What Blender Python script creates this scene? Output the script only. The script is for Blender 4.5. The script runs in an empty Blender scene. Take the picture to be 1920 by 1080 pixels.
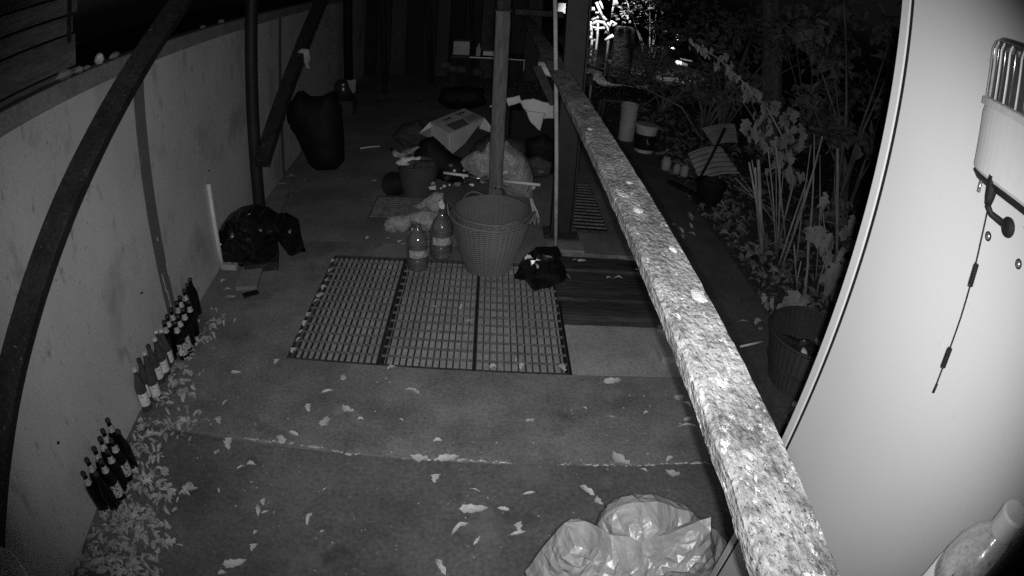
import bpy, bmesh, math, random
from mathutils import Vector, Matrix, noise
from mathutils.geometry import delaunay_2d_cdt

SC = bpy.context.scene
COL = SC.collection
rad = math.radians
rnd = random.Random(7)

# ------------------------------------------------------------------ camera
CAM_H = 2.2
YAW, PITCH, ROLL = 0.060681, 0.522558, 0.079987
LF, LK = 1.19485, -0.091406                      # lens: r = LF*(t + LK*t^3), r in half widths
cyw, syw, cp, sp = math.cos(YAW), math.sin(YAW), math.cos(PITCH), math.sin(PITCH)
FWD = Vector((syw*cp, cyw*cp, -sp)); RT0 = Vector((cyw, -syw, 0)); UP0 = RT0.cross(FWD)
RIGHT = math.cos(ROLL)*RT0 + math.sin(ROLL)*UP0
UP = -math.sin(ROLL)*RT0 + math.cos(ROLL)*UP0
CPOS = Vector((0, 0, CAM_H))
cam = bpy.data.cameras.new('camera')
cam.type = 'PANO'
cam.panorama_type = 'FISHEYE_LENS_POLYNOMIAL'
cam.sensor_width = 36.0
cam.sensor_height = 20.25
cam.fisheye_fov = math.pi
cam.fisheye_polynomial_k0 = 0.0
cam.fisheye_polynomial_k1 = -0.04601672933151701
cam.fisheye_polynomial_k2 = -0.00018042177346227602
cam.fisheye_polynomial_k3 = 1.1318377586563567e-05
cam.fisheye_polynomial_k4 = -8.008562665490584e-07
cam.clip_start = 0.01
cam.clip_end = 500
cam_ob = bpy.data.objects.new('camera', cam)
COL.objects.link(cam_ob)
M3 = Matrix((RIGHT, UP, -FWD)).transposed()
cam_ob.matrix_world = Matrix.Translation(CPOS) @ M3.to_4x4()
SC.camera = cam_ob

# ------------------------------------------------------------------ world, light, exposure
W = bpy.data.worlds.new('World'); SC.world = W; W.use_nodes = True
nt = W.node_tree; bg = nt.nodes['Background']
sky = nt.nodes.new('ShaderNodeTexSky'); sky.sky_type = 'NISHITA'; sky.sun_disc = False
sky.sun_elevation = rad(2); sky.sun_rotation = rad(140)
bw = nt.nodes.new('ShaderNodeRGBToBW')
nt.links.new(sky.outputs[0], bw.inputs[0]); nt.links.new(bw.outputs[0], bg.inputs['Color'])
bg.inputs['Strength'].default_value = 0.004

def spot(name, loc, target, power, size, blend, radius):
    l = bpy.data.lights.new(name, 'SPOT'); l.energy = power; l.spot_size = rad(size); l.spot_blend = blend
    l.shadow_soft_size = radius
    o = bpy.data.objects.new(name, l); COL.objects.link(o); o.location = loc
    o.rotation_euler = (Vector(target)-Vector(loc)).to_track_quat('-Z', 'Y').to_euler()
    return o
# the surveillance camera's own pair of infrared lamps, left and right of its lens
IRP = 150.0
for s in (-1, 1):
    p = CPOS + RIGHT*0.032*s + FWD*0.004
    spot('infrared_lamp', p, p + FWD + RIGHT*0.24*s + UP*0.055, IRP, 99, 1.0, 0.009)

SC.view_settings.view_transform = 'Standard'
SC.view_settings.look = 'None'
SC.view_settings.exposure = 0.0
SC.view_settings.gamma = 1.0
SC.view_settings.use_curve_mapping = False
SC.cycles.max_bounces = 6
SC.cycles.use_denoising = False
SC.cycles.sample_clamp_indirect = 0.6
SC.cycles.caustics_reflective = False
SC.cycles.caustics_refractive = False

# ------------------------------------------------------------------ pixel (1920x1080) -> place in the yard
def ray(px, py):
    u, v = (px-960)/960, -(py-540)/960
    r = math.hypot(u, v)+1e-9
    t = r/LF
    for _ in range(12):
        t -= (LF*(t+LK*t**3)-r)/(LF*(1+3*LK*t*t))
    return RIGHT*(math.sin(t)*u/r) + UP*(math.sin(t)*v/r) + FWD*math.cos(t)
def PZ(px, py, z=0.0):
    d = ray(px, py); return CPOS + d*((z-CAM_H)/d.z)
def PX(px, py, X):
    d = ray(px, py); return CPOS + d*(X/d.x)
def PY(px, py, Y):
    d = ray(px, py); return CPOS + d*(Y/d.y)

# ------------------------------------------------------------------ materials (the lamp is infrared: everything is a grey)
MATS = {}
def mat(name, v, rough=0.85, var=0.25, scale=5.0, fine=60.0, fvar=0.15, bump=0.15, spec=0.3, metal=0.0,
        stretch=(1, 1, 1), trans=0.0, alpha=1.0, coat=0.0, world=False):
    if name in MATS: return MATS[name]
    m = bpy.data.materials.new(name); m.use_nodes = True
    n = m.node_tree.nodes; L = m.node_tree.links; p = n['Principled BSDF']
    tc = n.new('ShaderNodeTexCoord'); mp = n.new('ShaderNodeMapping'); mp.inputs['Scale'].default_value = stretch
    L.new(tc.outputs['Object'], mp.inputs['Vector'])
    vec = mp.outputs[0]
    if not world:
        oi = n.new('ShaderNodeObjectInfo'); mu = n.new('ShaderNodeMath'); mu.operation = 'MULTIPLY'; mu.inputs[1].default_value = 57.0
        L.new(oi.outputs['Random'], mu.inputs[0])
        ad = n.new('ShaderNodeVectorMath'); ad.operation = 'ADD'
        L.new(vec, ad.inputs[0]); L.new(mu.outputs[0], ad.inputs[1]); vec = ad.outputs[0]
    a = n.new('ShaderNodeTexNoise'); a.inputs['Scale'].default_value = scale; a.inputs['Detail'].default_value = 6; a.inputs['Roughness'].default_value = 0.62
    b = n.new('ShaderNodeTexNoise'); b.inputs['Scale'].default_value = fine; b.inputs['Detail'].default_value = 3
    L.new(vec, a.inputs['Vector']); L.new(vec, b.inputs['Vector'])
    r1 = n.new('ShaderNodeMapRange'); r1.inputs[1].default_value = 0.3; r1.inputs[2].default_value = 0.7
    r1.inputs[3].default_value = v*(1-var); r1.inputs[4].default_value = v*(1+var)
    r2 = n.new('ShaderNodeMapRange'); r2.inputs[1].default_value = 0.3; r2.inputs[2].default_value = 0.7
    r2.inputs[3].default_value = 1-fvar; r2.inputs[4].default_value = 1+fvar
    L.new(a.outputs[0], r1.inputs[0]); L.new(b.outputs[0], r2.inputs[0])
    m1 = n.new('ShaderNodeMath'); m1.operation = 'MULTIPLY'; L.new(r1.outputs[0], m1.inputs[0]); L.new(r2.outputs[0], m1.inputs[1])
    out = m1.outputs[0]
    L.new(out, p.inputs['Base Color'])
    p.inputs['Roughness'].default_value = rough
    p.inputs['Specular IOR Level'].default_value = spec
    p.inputs['Metallic'].default_value = metal
    p.inputs['Transmission Weight'].default_value = trans
    p.inputs['Alpha'].default_value = alpha
    p.inputs['Coat Weight'].default_value = coat
    if bump:
        bp = n.new('ShaderNodeBump'); bp.inputs['Strength'].default_value = bump; bp.inputs['Distance'].default_value = 0.01
        mx = n.new('ShaderNodeMath'); mx.operation = 'ADD'; L.new(a.outputs[0], mx.inputs[0]); L.new(b.outputs[0], mx.inputs[1])
        L.new(mx.outputs[0], bp.inputs['Height']); L.new(bp.outputs[0], p.inputs['Normal'])
    m['out'] = 1
    MATS[name] = m
    return m

def blot(m, lo, hi, val, scale, detail=8, rough=0.7, stretch=(1, 1, 1)):
    """lay a patchy second tone of its own (dust, lichen, paint loss) over a material"""
    n = m.node_tree.nodes; L = m.node_tree.links; p = n['Principled BSDF']
    src = p.inputs['Base Color'].links[0].from_socket
    tc = n.new('ShaderNodeTexCoord'); mp = n.new('ShaderNodeMapping'); mp.inputs['Scale'].default_value = stretch
    mp.inputs['Location'].default_value = (len(n)*1.7, 3.1, 7.7)
    L.new(tc.outputs['Object'], mp.inputs[0])
    t = n.new('ShaderNodeTexNoise'); t.inputs['Scale'].default_value = scale; t.inputs['Detail'].default_value = detail; t.inputs['Roughness'].default_value = rough
    L.new(mp.outputs[0], t.inputs['Vector'])
    r = n.new('ShaderNodeMapRange'); r.inputs[1].default_value = lo; r.inputs[2].default_value = hi
    L.new(t.outputs[0], r.inputs[0])
    mx = n.new('ShaderNodeMix'); mx.data_type = 'RGBA'
    L.new(r.outputs[0], mx.inputs[0]); L.new(src, mx.inputs[6]); mx.inputs[7].default_value = (val, val, val, 1)
    L.new(mx.outputs[2], p.inputs['Base Color'])
    return m

def crinkle(m, scale, strength, dist=0.02, scale2=None):
    """creased-film relief: facets between sharp fold lines"""
    n = m.node_tree.nodes; L = m.node_tree.links; p = n['Principled BSDF']
    tc = n.new('ShaderNodeTexCoord')
    w = n.new('ShaderNodeTexNoise'); w.inputs['Scale'].default_value = scale*.5; w.inputs['Detail'].default_value = 3
    L.new(tc.outputs['Object'], w.inputs['Vector'])
    vm = n.new('ShaderNodeVectorMath'); vm.operation = 'MULTIPLY_ADD'; vm.inputs[1].default_value = (.35, .35, .35)
    L.new(w.outputs['Color'], vm.inputs[0]); L.new(tc.outputs['Object'], vm.inputs[2])
    outs = []
    for sc_, k in ((scale, 1.0), (scale2 or scale*2.7, .4)):
        v = n.new('ShaderNodeTexVoronoi'); v.inputs['Scale'].default_value = sc_
        L.new(vm.outputs[0], v.inputs['Vector'])
        mu = n.new('ShaderNodeMath'); mu.operation = 'MULTIPLY'; mu.inputs[1].default_value = k
        L.new(v.outputs['Distance'], mu.inputs[0]); outs.append(mu.outputs[0])
    ad = n.new('ShaderNodeMath'); ad.operation = 'ADD'; L.new(outs[0], ad.inputs[0]); L.new(outs[1], ad.inputs[1])
    b = n.new('ShaderNodeBump'); b.inputs['Strength'].default_value = strength; b.inputs['Distance'].default_value = dist
    L.new(ad.outputs[0], b.inputs['Height'])
    if p.inputs['Normal'].links: L.new(p.inputs['Normal'].links[0].from_socket, b.inputs['Normal'])
    L.new(b.outputs[0], p.inputs['Normal'])
    return m

# ------------------------------------------------------------------ mesh helpers
def newmesh(name, vs, fs, smooth=False):
    me = bpy.data.meshes.new(name)
    me.from_pydata([tuple(v) for v in vs], [], fs); me.update()
    if smooth:
        me.polygons.foreach_set('use_smooth', [True]*len(me.polygons))
    return me
class MB:
    def __init__(s): s.v = []; s.f = []
    def add(s, vs, fs):
        o = len(s.v); s.v += [Vector(v) for v in vs]; s.f += [tuple(i+o for i in f) for f in fs]; return s
    def box(s, lo, hi, M=None):
        x0, y0, z0 = lo; x1, y1, z1 = hi
        vs = [Vector(c) for c in ((x0,y0,z0),(x1,y0,z0),(x1,y1,z0),(x0,y1,z0),(x0,y0,z1),(x1,y0,z1),(x1,y1,z1),(x0,y1,z1))]
        if M is not None: vs = [M @ v for v in vs]
        return s.add(vs, [(0,3,2,1),(4,5,6,7),(0,1,5,4),(1,2,6,5),(2,3,7,6),(3,0,4,7)])
    def tube(s, pts, rs, seg=10, caps=True, flat=None):
        pts = [Vector(p) for p in pts]
        if not hasattr(rs, '__len__'): rs = [rs]*len(pts)
        vs = []; fs = []
        prev = None
        for i, p in enumerate(pts):
            d = (pts[min(i+1, len(pts)-1)]-pts[max(i-1, 0)]).normalized()
            if prev is None:
                ref = Vector((0, 0, 1)) if abs(d.z) < 0.9 else Vector((1, 0, 0))
                a = d.cross(ref).normalized()
            else:
                a = (prev - d*prev.dot(d)).normalized()
            prev = a; b = d.cross(a)
            for k in range(seg):
                t = 2*math.pi*k/seg
                vs.append(p + (a*math.cos(t)+b*math.sin(t)*(flat or 1))*rs[i])
        n = len(pts)
        for i in range(n-1):
            for k in range(seg):
                k2 = (k+1) % seg
                fs.append((i*seg+k, i*seg+k2, (i+1)*seg+k2, (i+1)*seg+k))
        if caps:
            fs.append(tuple(reversed(range(seg)))); fs.append(tuple((n-1)*seg+k for k in range(seg)))
        return s.add(vs, fs)
    def lathe(s, prof, seg=24, M=None, closed=True, arc=None):
        vs = []; fs = []
        n = len(prof)
        a0, a1 = arc or (0, 2*math.pi)
        cnt = seg if arc is None else seg+1
        for r, z in prof:
            for k in range(cnt):
                t = a0+(a1-a0)*k/seg
                vs.append(Vector((r*math.cos(t), r*math.sin(t), z)))
        for i in range(n-1):
            for k in range(seg):
                k2 = (k+1) % cnt
                fs.append((i*cnt+k, i*cnt+k2, (i+1)*cnt+k2, (i+1)*cnt+k))
        if closed and arc is None:
            fs.append(tuple(reversed(range(cnt)))); fs.append(tuple((n-1)*cnt+k for k in range(cnt)))
        if M is not None: vs = [M @ v for v in vs]
        return s.add(vs, fs)
    def build(s, name, m, parent=None, smooth=False, bevel=0.0, origin=None, solid=0.0, base=False):
        vs = s.v
        if base and vs:
            zs = min(v.z for v in vs); xs = [v.x for v in vs]; ys = [v.y for v in vs]
            origin = Vector(((min(xs)+max(xs))/2, (min(ys)+max(ys))/2, zs))
        if origin is not None: vs = [v-Vector(origin) for v in vs]
        me = newmesh(name, vs, s.f, smooth)
        return link(name, me, m, parent, origin, bevel, solid)
def link(name, me, m, parent=None, origin=None, bevel=0.0, solid=0.0):
    if m is not None and not me.materials: me.materials.append(m)
    o = bpy.data.objects.new(name, me); COL.objects.link(o)
    if parent is not None: o.parent = parent
    if origin is not None: o.location = origin
    if bevel:
        md = o.modifiers.new('edge', 'BEVEL'); md.width = bevel; md.segments = 2; md.limit_method = 'ANGLE'
    if solid:
        md = o.modifiers.new('thick', 'SOLIDIFY'); md.thickness = solid; md.offset = 0
    return o
def tag(o, label, cat, group=None, kind=None):
    o['label'] = label; o['category'] = cat
    if group: o['group'] = group
    if kind: o['kind'] = kind
    return o
def struct(o, label=None):
    o['kind'] = 'structure'
    if label: o['label'] = label
    return o
def empty(name, loc, rz=0.0, label=None, cat=None, group=None):
    o = bpy.data.objects.new(name, None); COL.objects.link(o); o.location = loc; o.rotation_euler = (0, 0, rz)
    o.empty_display_size = 0.1
    if label: tag(o, label, cat, group)
    return o
def ortho(a, b, ref=(0, 0, 1)):
    """frame with z along a->b"""
    d = (Vector(b)-Vector(a)); L = d.length; d.normalize()
    r = Vector(ref)
    if abs(d.dot(r)) > 0.98: r = Vector((1, 0, 0))
    x = r.cross(d).normalized(); y = d.cross(x)
    M = Matrix((x, y, d)).transposed().to_4x4(); M.translation = Vector(a)
    return M, L
def fold(p, k, seed):
    q = Vector(p)*k + Vector((seed*3.7, seed*1.3, seed*9.1))
    v = 0.0; a = 1.0; tot = 0
    for o in range(4):
        w = noise.noise_vector(q*0.7)*0.6
        v += a*(1-2*abs(noise.noise(q+w))); tot += a; a *= 0.55; q *= 2.1
    return v/tot

def facet(p, k, seed):
    q = Vector(p)*k + Vector((seed*3.7, seed*1.3, seed*9.1))
    q = q + noise.noise_vector(q*0.6)*0.5
    d = noise.voronoi(q)[0]; e = noise.voronoi(q*2.3)[0]
    return (d[0]-.35)+.35*(e[0]-.35)+.5*noise.noise(q*.45)
def inflate(name, m, poly, plane, depth, step=None, seed=1, crumple=0.012, freq=9.0, back=0.8, parent=None, smooth=True,
            wob=0.0, lean=0.0, soft=1.0, origin=None, floor=None, film=False):
    """a soft body: outline points stood at distance `plane` (Y), filled out front and back, with folds"""
    pts3 = [PY(x, y, plane) for x, y in poly]
    zb = min(p.z for p in pts3)
    c2 = [Vector((p.x, p.z)) for p in pts3]
    # densify the outline with small irregularities
    W_ = max(p.x for p in c2)-min(p.x for p in c2); H_ = max(p.y for p in c2)-min(p.y for p in c2)
    step = step or max(W_, H_)/26
    out = []
    n = len(c2)
    for i in range(n):
        a, b = c2[i], c2[(i+1) % n]
        k = max(1, int((b-a).length/step))
        for j in range(k):
            q = a.lerp(b, j/k)
            if wob: q = q + Vector((noise.noise(Vector((q.x*14, q.y*14, seed))), noise.noise(Vector((q.x*14, q.y*14, seed+5)))))*wob
            out.append(q)
    def sd(q):
        best = 1e9; inside = False
        j = len(out)-1
        for i in range(len(out)):
            a, b = out[j], out[i]
            ab = b-a; t = max(0, min(1, (q-a).dot(ab)/(ab.length_squared+1e-12)))
            best = min(best, (q-a-ab*t).length)
            if (b.y > q.y) != (a.y > q.y) and q.x < (a.x-b.x)*(q.y-b.y)/(a.y-b.y+1e-12)+b.x: inside = not inside
            j = i
        return best if inside else -best
    xs = [q.x for q in out]; ys = [q.y for q in out]
    pts = list(out); ins = []
    r_ = random.Random(seed)
    y = min(ys)
    while y < max(ys):
        x = min(xs)
        while x < max(xs):
            q = Vector((x+r_.uniform(-.3, .3)*step, y+r_.uniform(-.3, .3)*step)); d = sd(q)
            if d > step*0.45: pts.append(q); ins.append(d)
            x += step
        y += step
    nb = len(out)
    res = delaunay_2d_cdt(pts, [(i, (i+1) % nb) for i in range(nb)], [], 1, 1e-6)
    v2, f2, orig = res[0], res[2], res[3]
    dmax = max(ins) if ins else step
    front = []; bk = []; isb = []
    for q, og in zip(v2, orig):
        d = sd(q)
        b_ = min(og) < nb if og else d < step*0.1
        isb.append(b_)
        t = 0 if b_ else math.sqrt(max(0, 1-(1-min(1, d/(dmax*soft)))**2))
        p = Vector((q.x, plane + lean*(q.y-zb), q.y))
        f_ = (facet(p, freq, seed)+r_.uniform(-.13, .13) if film else fold(p, freq, seed))*crumple
        front.append(p+Vector((0, -1, 0.12))*(depth*t+(f_ if not b_ else 0)))
        bk.append(p+Vector((0, 1, 0))*(depth*back*t))
    vs = list(front); bmap = {}
    for i in range(len(v2)):
        if isb[i]: bmap[i] = i
        else: bmap[i] = len(vs); vs.append(bk[i])
    if floor is not None:
        for v in vs: v.z = max(v.z, floor)
    fs = [tuple(f) for f in f2] + [tuple(reversed([bmap[i] for i in f])) for f in f2]
    # orientation: make the front face the camera
    mb = MB(); mb.v = vs; mb.f = fs
    if parent is None:
        o = mb.build(name, m, None, smooth, base=True)
    else:
        o = mb.build(name, m, parent, smooth, origin=None)
        for v in o.data.vertices: v.co -= parent.location
    bm = bmesh.new(); bm.from_mesh(o.data); bmesh.ops.recalc_face_normals(bm, faces=bm.faces); bm.to_mesh(o.data); bm.free()
    return o

def sheet(name, m, corners, nu=16, nv=10, amp=0.01, freq=8, seed=1, solid=0.004, func=None, parent=None, smooth=True):
    a, b, c, d = [Vector(p) for p in corners]
    nrm = (b-a).cross(d-a).normalized()
    vs = []; fs = []
    for j in range(nv+1):
        for i in range(nu+1):
            u, v = i/nu, j/nv
            p = (a*(1-u)+b*u)*(1-v)+(d*(1-u)+c*u)*v
            h = fold(p, freq, seed)*amp if amp else 0
            if func: h += func(u, v)
            vs.append(p+nrm*h)
    for j in range(nv):
        for i in range(nu):
            k = j*(nu+1)+i; fs.append((k, k+1, k+nu+2, k+nu+1))
    mb = MB(); mb.v = vs; mb.f = fs
    if parent is None: return mb.build(name, m, None, smooth, base=True, solid=solid)
    for i in range(len(mb.v)): mb.v[i] = mb.v[i]-parent.location
    return mb.build(name, m, parent, smooth, solid=solid)

ORD = ['first', 'second', 'third', 'fourth', 'fifth', 'sixth', 'seventh', 'eighth', 'ninth', 'tenth', 'eleventh', 'twelfth']

# ================================================================== MATERIALS
m_floor_near = blot(blot(mat('concrete near', 0.125, 0.75, 0.45, 1.3, 45, 0.25, 0.14, world=True), 0.54, 0.72, 0.19, 3.1, 10, .75), 0.66, 0.72, 0.26, 38, 3)
blot(m_floor_near, .42, .28, .05, 2.1, 8, .7)
m_floor_mid = blot(blot(mat('concrete worn', 0.19, 0.8, 0.45, 1.9, 55, 0.25, 0.15, world=True), 0.55, 0.72, 0.29, 4.3, 10, .75), 0.42, 0.26, 0.07, 2.6, 8, .7)
blot(m_floor_mid, .62, .68, .34, 60, 4, .7)
m_floor_far = blot(mat('concrete far', 0.19, 0.85, 0.35, 1.5, 40, 0.25, 0.15, world=True), 0.35, 0.22, 0.07, 2.0)
m_pit = blot(mat('pit concrete', 0.37, 0.9, 0.2, 4, 80, 0.25, 0.25, world=True), 0.62, 0.75, 0.4, 9)
m_seam = mat('pale crumbling mortar', 0.5, 0.95, 0.4, 30, 120, 0.3, 0.5)
m_plaster = blot(blot(mat('wall plaster', 0.60, 0.9, 0.12, 1.4, 70, 0.07, 0.10, world=True), 0.54, 0.78, 0.27, 1.6, 5, .55), 0.58, 0.78, 0.26, 5, 5, 0.6, (1, 1, 0.6))
blot(m_plaster, .62, .74, .24, 11, 6, .65, (1, 1, .5)); blot(m_plaster, .665, .70, .30, 42, 3, .6)
m_coping = blot(mat('coping cement', 0.24, 0.95, 0.25, 5, 60, 0.2, 0.2, world=True), 0.6, 0.75, 0.34, 6)
m_strip = blot(mat('cement joint strip', 0.17, 0.95, 0.12, 4, 60, 0.1, 0.15, world=True), 0.66, 0.70, 0.42, 9, 5, 0.6, (1, 1, 0.3))
m_wood_dark = mat('dark old timber', 0.026, 0.8, 0.55, 5, 60, 0.4, 0.25)
blot(m_wood_dark, .60, .70, .075, 9, 8, .75); blot(m_wood_dark, .66, .70, .16, 40, 4, .6)
m_steel_dark = mat('dark painted steel', 0.018, 0.6, 0.4, 7, 50, 0.3, 0.12, spec=0.4)
m_column = mat('grey weathered post', 0.14, 0.85, 0.35, 9, 70, 0.3, 0.35, stretch=(1, 1, 0.1))
m_timber_pit = blot(mat('wet timber', 0.05, 0.7, 0.5, 5, 50, 0.4, 0.4, stretch=(0.12, 1, 1)), 0.58, 0.7, 0.13, 6, stretch=(0.2, 1, 1))
m_beam = blot(blot(blot(blot(mat('lichened beam', 0.15, 0.95, 0.4, 7, 90, 0.45, 1.0, world=True, stretch=(1, .55, 1)), 0.44, 0.60, 0.38, 11, 12, 0.8, (1, .55, 1)), 0.565, 0.60, 0.60, 10, 14, 0.85, (1, .6, 1)), 0.60, 0.64, 0.60, 34, 8, 0.7, (1, .6, 1)), 0.585, 0.63, 0.04, 150, 4, 0.7, (1, .6, 1))
m_kerb = blot(mat('kerb concrete', 0.10, 0.9, 0.3, 3, 50, 0.25, 0.2, world=True), 0.62, 0.74, 0.13, 5)
m_soil = mat('garden soil', 0.06, 1.0, 0.5, 5, 40, 0.5, 1.0, world=True)
m_panel = blot(mat('white enamelled wall sheet', 0.45, 0.5, 0.03, 1.0, 160, 0.012, 0.015, spec=0.3, world=True), 0.76, 0.775, 0.40, 45, 2, 0.5)
m_trim = mat('white corner trim', 0.46, 0.35, 0.04, 2, 60, 0.03, 0.02, spec=0.4)
m_black = mat('matt black', 0.006, 0.7, 0.3, 8, 60, 0.2, 0.05)
m_blackplastic = mat('black bin liner', 0.007, 0.2, 0.4, 8, 60, 0.2, 0.05, spec=0.45)
m_grate = mat('rusty grating steel', 0.045, 0.75, 0.5, 18, 120, 0.4, 0.4, spec=0.35)
m_crossbar = mat('worn grating steel', 0.13, 0.7, 0.4, 18, 120, 0.4, 0.3, spec=0.35)
m_basket = mat('woven plastic', 0.14, 0.6, 0.12, 5, 60, 0.12, 0.05, spec=0.3)
m_basket_dark = mat('dark woven plastic', 0.045, 0.6, 0.2, 5, 60, 0.15, 0.05, spec=0.3)
m_glass_dark = mat('brown bottle glass', 0.006, 0.16, 0.2, 8, 60, 0.1, 0.0, spec=0.35)
m_glass_grey = mat('green bottle glass', 0.07, 0.2, 0.2, 8, 60, 0.1, 0.0, spec=0.4)
m_label = blot(mat('paper label', 0.6, 0.8, 0.2, 18, 90, 0.2, 0.1), 0.54, 0.60, 0.10, 90, 2, 0.5, (1, 1, 0.7))
m_label_white = blot(mat('white paper label', 0.8, 0.75, 0.12, 18, 90, 0.12, 0.1), 0.62, 0.66, 0.2, 80, 2)
m_foil = blot(mat('foil neck label', 0.62, 0.45, 0.3, 30, 120, 0.3, 0.15, spec=0.5, metal=0.3), 0.58, 0.62, 0.08, 120, 2)
m_cap_dark = mat('dark crown cap', 0.03, 0.45, 0.3, 40, 120, 0.3, 0.05, spec=0.5)
m_cap_white = mat('pale crown cap', 0.6, 0.45, 0.2, 40, 120, 0.3, 0.05, spec=0.5)
m_leaf = blot(mat('dry leaf', 0.60, 0.7, 0.3, 14, 120, 0.25, 0.4), 0.58, 0.7, 0.28, 25)
m_leaf_dim = blot(mat('dull dry leaf', 0.41, 0.85, 0.45, 9, 100, 0.25, 0.3), 0.58, 0.7, 0.12, 25)
m_leaf_soil = mat('rotting leaf', 0.17, 0.9, 0.6, 3, 60, 0.3, 0.2)
m_leaf_live = mat('living leaf', 0.24, 0.6, 0.3, 6, 60, 0.2, 0.15)
m_leaf_deep = mat('shrub leaf', 0.17, 0.6, 0.4, 4, 60, 0.2, 0.1)
m_bark = mat('bark', 0.2, 0.9, 0.4, 9, 60, 0.3, 0.5, stretch=(1, 1, 0.25))
m_stem = mat('cut stem', 0.33, 0.8, 0.3, 8, 80, 0.25, 0.2, stretch=(1, 1, 0.2))
m_white = mat('white plastic', 0.75, 0.5, 0.12, 6, 60, 0.06, 0.03, spec=0.4)
m_white_dull = mat('dirty white plastic', 0.45, 0.6, 0.25, 5, 60, 0.12, 0.05)
m_carton = blot(mat('pale cardboard', 0.78, 0.9, 0.10, 5, 70, 0.06, 0.05), 0.6, 0.75, 0.66, 5)
m_carton_mid = mat('brown cardboard', 0.24, 0.9, 0.25, 5, 70, 0.12, 0.08)
m_tape = mat('parcel tape', 0.22, 0.4, 0.1, 5, 70, 0.06, 0.03, spec=0.5)
m_ink = mat('marker ink', 0.03, 0.8, 0.1, 5, 60, 0.1, 0.0)
m_rag = blot(mat('rag cloth', 0.36, 0.95, 0.35, 6, 90, 0.2, 0.3), 0.57, 0.68, 0.12, 7)
m_rag_white = mat('white rag', 0.7, 0.95, 0.25, 6, 90, 0.15, 0.25)
m_film = mat('milky plastic film', 0.33, 0.35, 0.3, 6, 60, 0.15, 0.2, spec=0.45)
m_silver = blot(mat('silvered woven sack', 0.42, 0.40, 0.18, 4, 300, 0.12, 0.12, spec=0.5, metal=0.25), 0.56, 0.72, 0.46, 3.2)
m_clear = None
def thin_clear(name, haze, val, rough):
    m = bpy.data.materials.new(name); m.use_nodes = True; n = m.node_tree.nodes; L = m.node_tree.links
    out = n['Material Output']; n.remove(n['Principled BSDF'])
    tr = n.new('ShaderNodeBsdfTransparent'); tr.inputs[0].default_value = (.93, .93, .93, 1)
    gl = n.new('ShaderNodeBsdfGlossy'); gl.inputs['Roughness'].default_value = rough; gl.inputs[0].default_value = (.9, .9, .9, 1)
    df = n.new('ShaderNodeBsdfDiffuse'); df.inputs[0].default_value = (val, val, val, 1)
    tc = n.new('ShaderNodeTexCoord'); no = n.new('ShaderNodeTexNoise'); no.inputs['Scale'].default_value = 14; L.new(tc.outputs['Object'], no.inputs['Vector'])
    bp = n.new('ShaderNodeBump'); bp.inputs['Strength'].default_value = .4; bp.inputs['Distance'].default_value = .02; L.new(no.outputs[0], bp.inputs['Height'])
    L.new(bp.outputs[0], gl.inputs['Normal'])
    lw = n.new('ShaderNodeLayerWeight'); lw.inputs['Blend'].default_value = .35
    r = n.new('ShaderNodeMapRange'); r.inputs[3].default_value = .06; r.inputs[4].default_value = .65; L.new(lw.outputs['Facing'], r.inputs[0])
    m1 = n.new('ShaderNodeMixShader'); m1.inputs[0].default_value = haze; L.new(tr.outputs[0], m1.inputs[1]); L.new(df.outputs[0], m1.inputs[2])
    m2 = n.new('ShaderNodeMixShader'); L.new(r.outputs[0], m2.inputs[0]); L.new(m1.outputs[0], m2.inputs[1]); L.new(gl.outputs[0], m2.inputs[2])
    L.new(m2.outputs[0], out.inputs['Surface']); return m
m_clear = thin_clear('clear plastic', .07, .6, .10)
m_lens = thin_clear('clear strobe lens', .06, .7, .08)
m_siren = mat('siren housing', 0.42, 0.35, 0.03, 4, 60, 0.02, 0.01, spec=0.4)
m_chrome = mat('bright metal', 0.6, 0.25, 0.1, 8, 60, 0.1, 0.02, metal=0.9)
m_dim = mat('dim board', 0.08, 0.9, 0.4, 3, 40, 0.25, 0.2, stretch=(1, 1, 0.3))
m_corr = mat('fibre cement sheet', 0.34, 0.9, 0.3, 4, 50, 0.2, 0.2)
m_clutter = mat('dark junk', 0.05, 0.7, 0.5, 4, 40, 0.3, 0.2)

crinkle(m_silver, 9, .35, .03, 26); crinkle(m_blackplastic, 4.5, .35, .04, 9); crinkle(m_film, 10, .7, .025); crinkle(m_rag, 12, .6, .02); crinkle(m_rag_white, 14, .6, .02)
crinkle(m_clutter, 10, .6, .02)

# ================================================================== SETTING
WX = -2.6                         # floor edge, hidden behind the boundary wall
WA, WS = -1.805, -0.072           # boundary wall: x = WA + WS*y (it splays a little from the gratings)
def wallx(y): return WA+WS*y
def walltop(y): return CAM_H+0.1918*wallx(y)
def PW(px, py, off=0.0):
    d = ray(px, py); return CPOS + d*((WA+off)/(d.x-WS*d.y))
g = MB().box((-40, -8, -0.42), (40, 70, -0.35)).build('ground', m_soil); struct(g)

def slab(x0, x1, y0, y1, m):
    return struct(MB().box((x0, y0, -0.30), (x1, y1, 0.0)).build('concrete_floor', m))
GX0, GX1, GY0, GY1 = -1.165, 0.556, 2.825, 4.19          # grating opening
PITX = 1.60
slab(WX, PITX+0.02, -1.6, 2.075, m_floor_near)
slab(WX, PITX+0.02, 2.079, GY0-0.004, m_floor_mid)
slab(WX, GX0-0.004, GY0-0.004, GY1+0.25, m_floor_mid)
slab(GX0-0.004, 0.50, GY1+0.004, GY1+0.25, m_floor_mid)
slab(WX, PITX+0.02, GY1+0.25, 15.0, m_floor_far)
struct(MB().box((GX0-0.02, GY0-0.02, -0.33), (PITX+0.02, GY1+0.26, -0.13)).build('pit_floor', m_pit))
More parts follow.
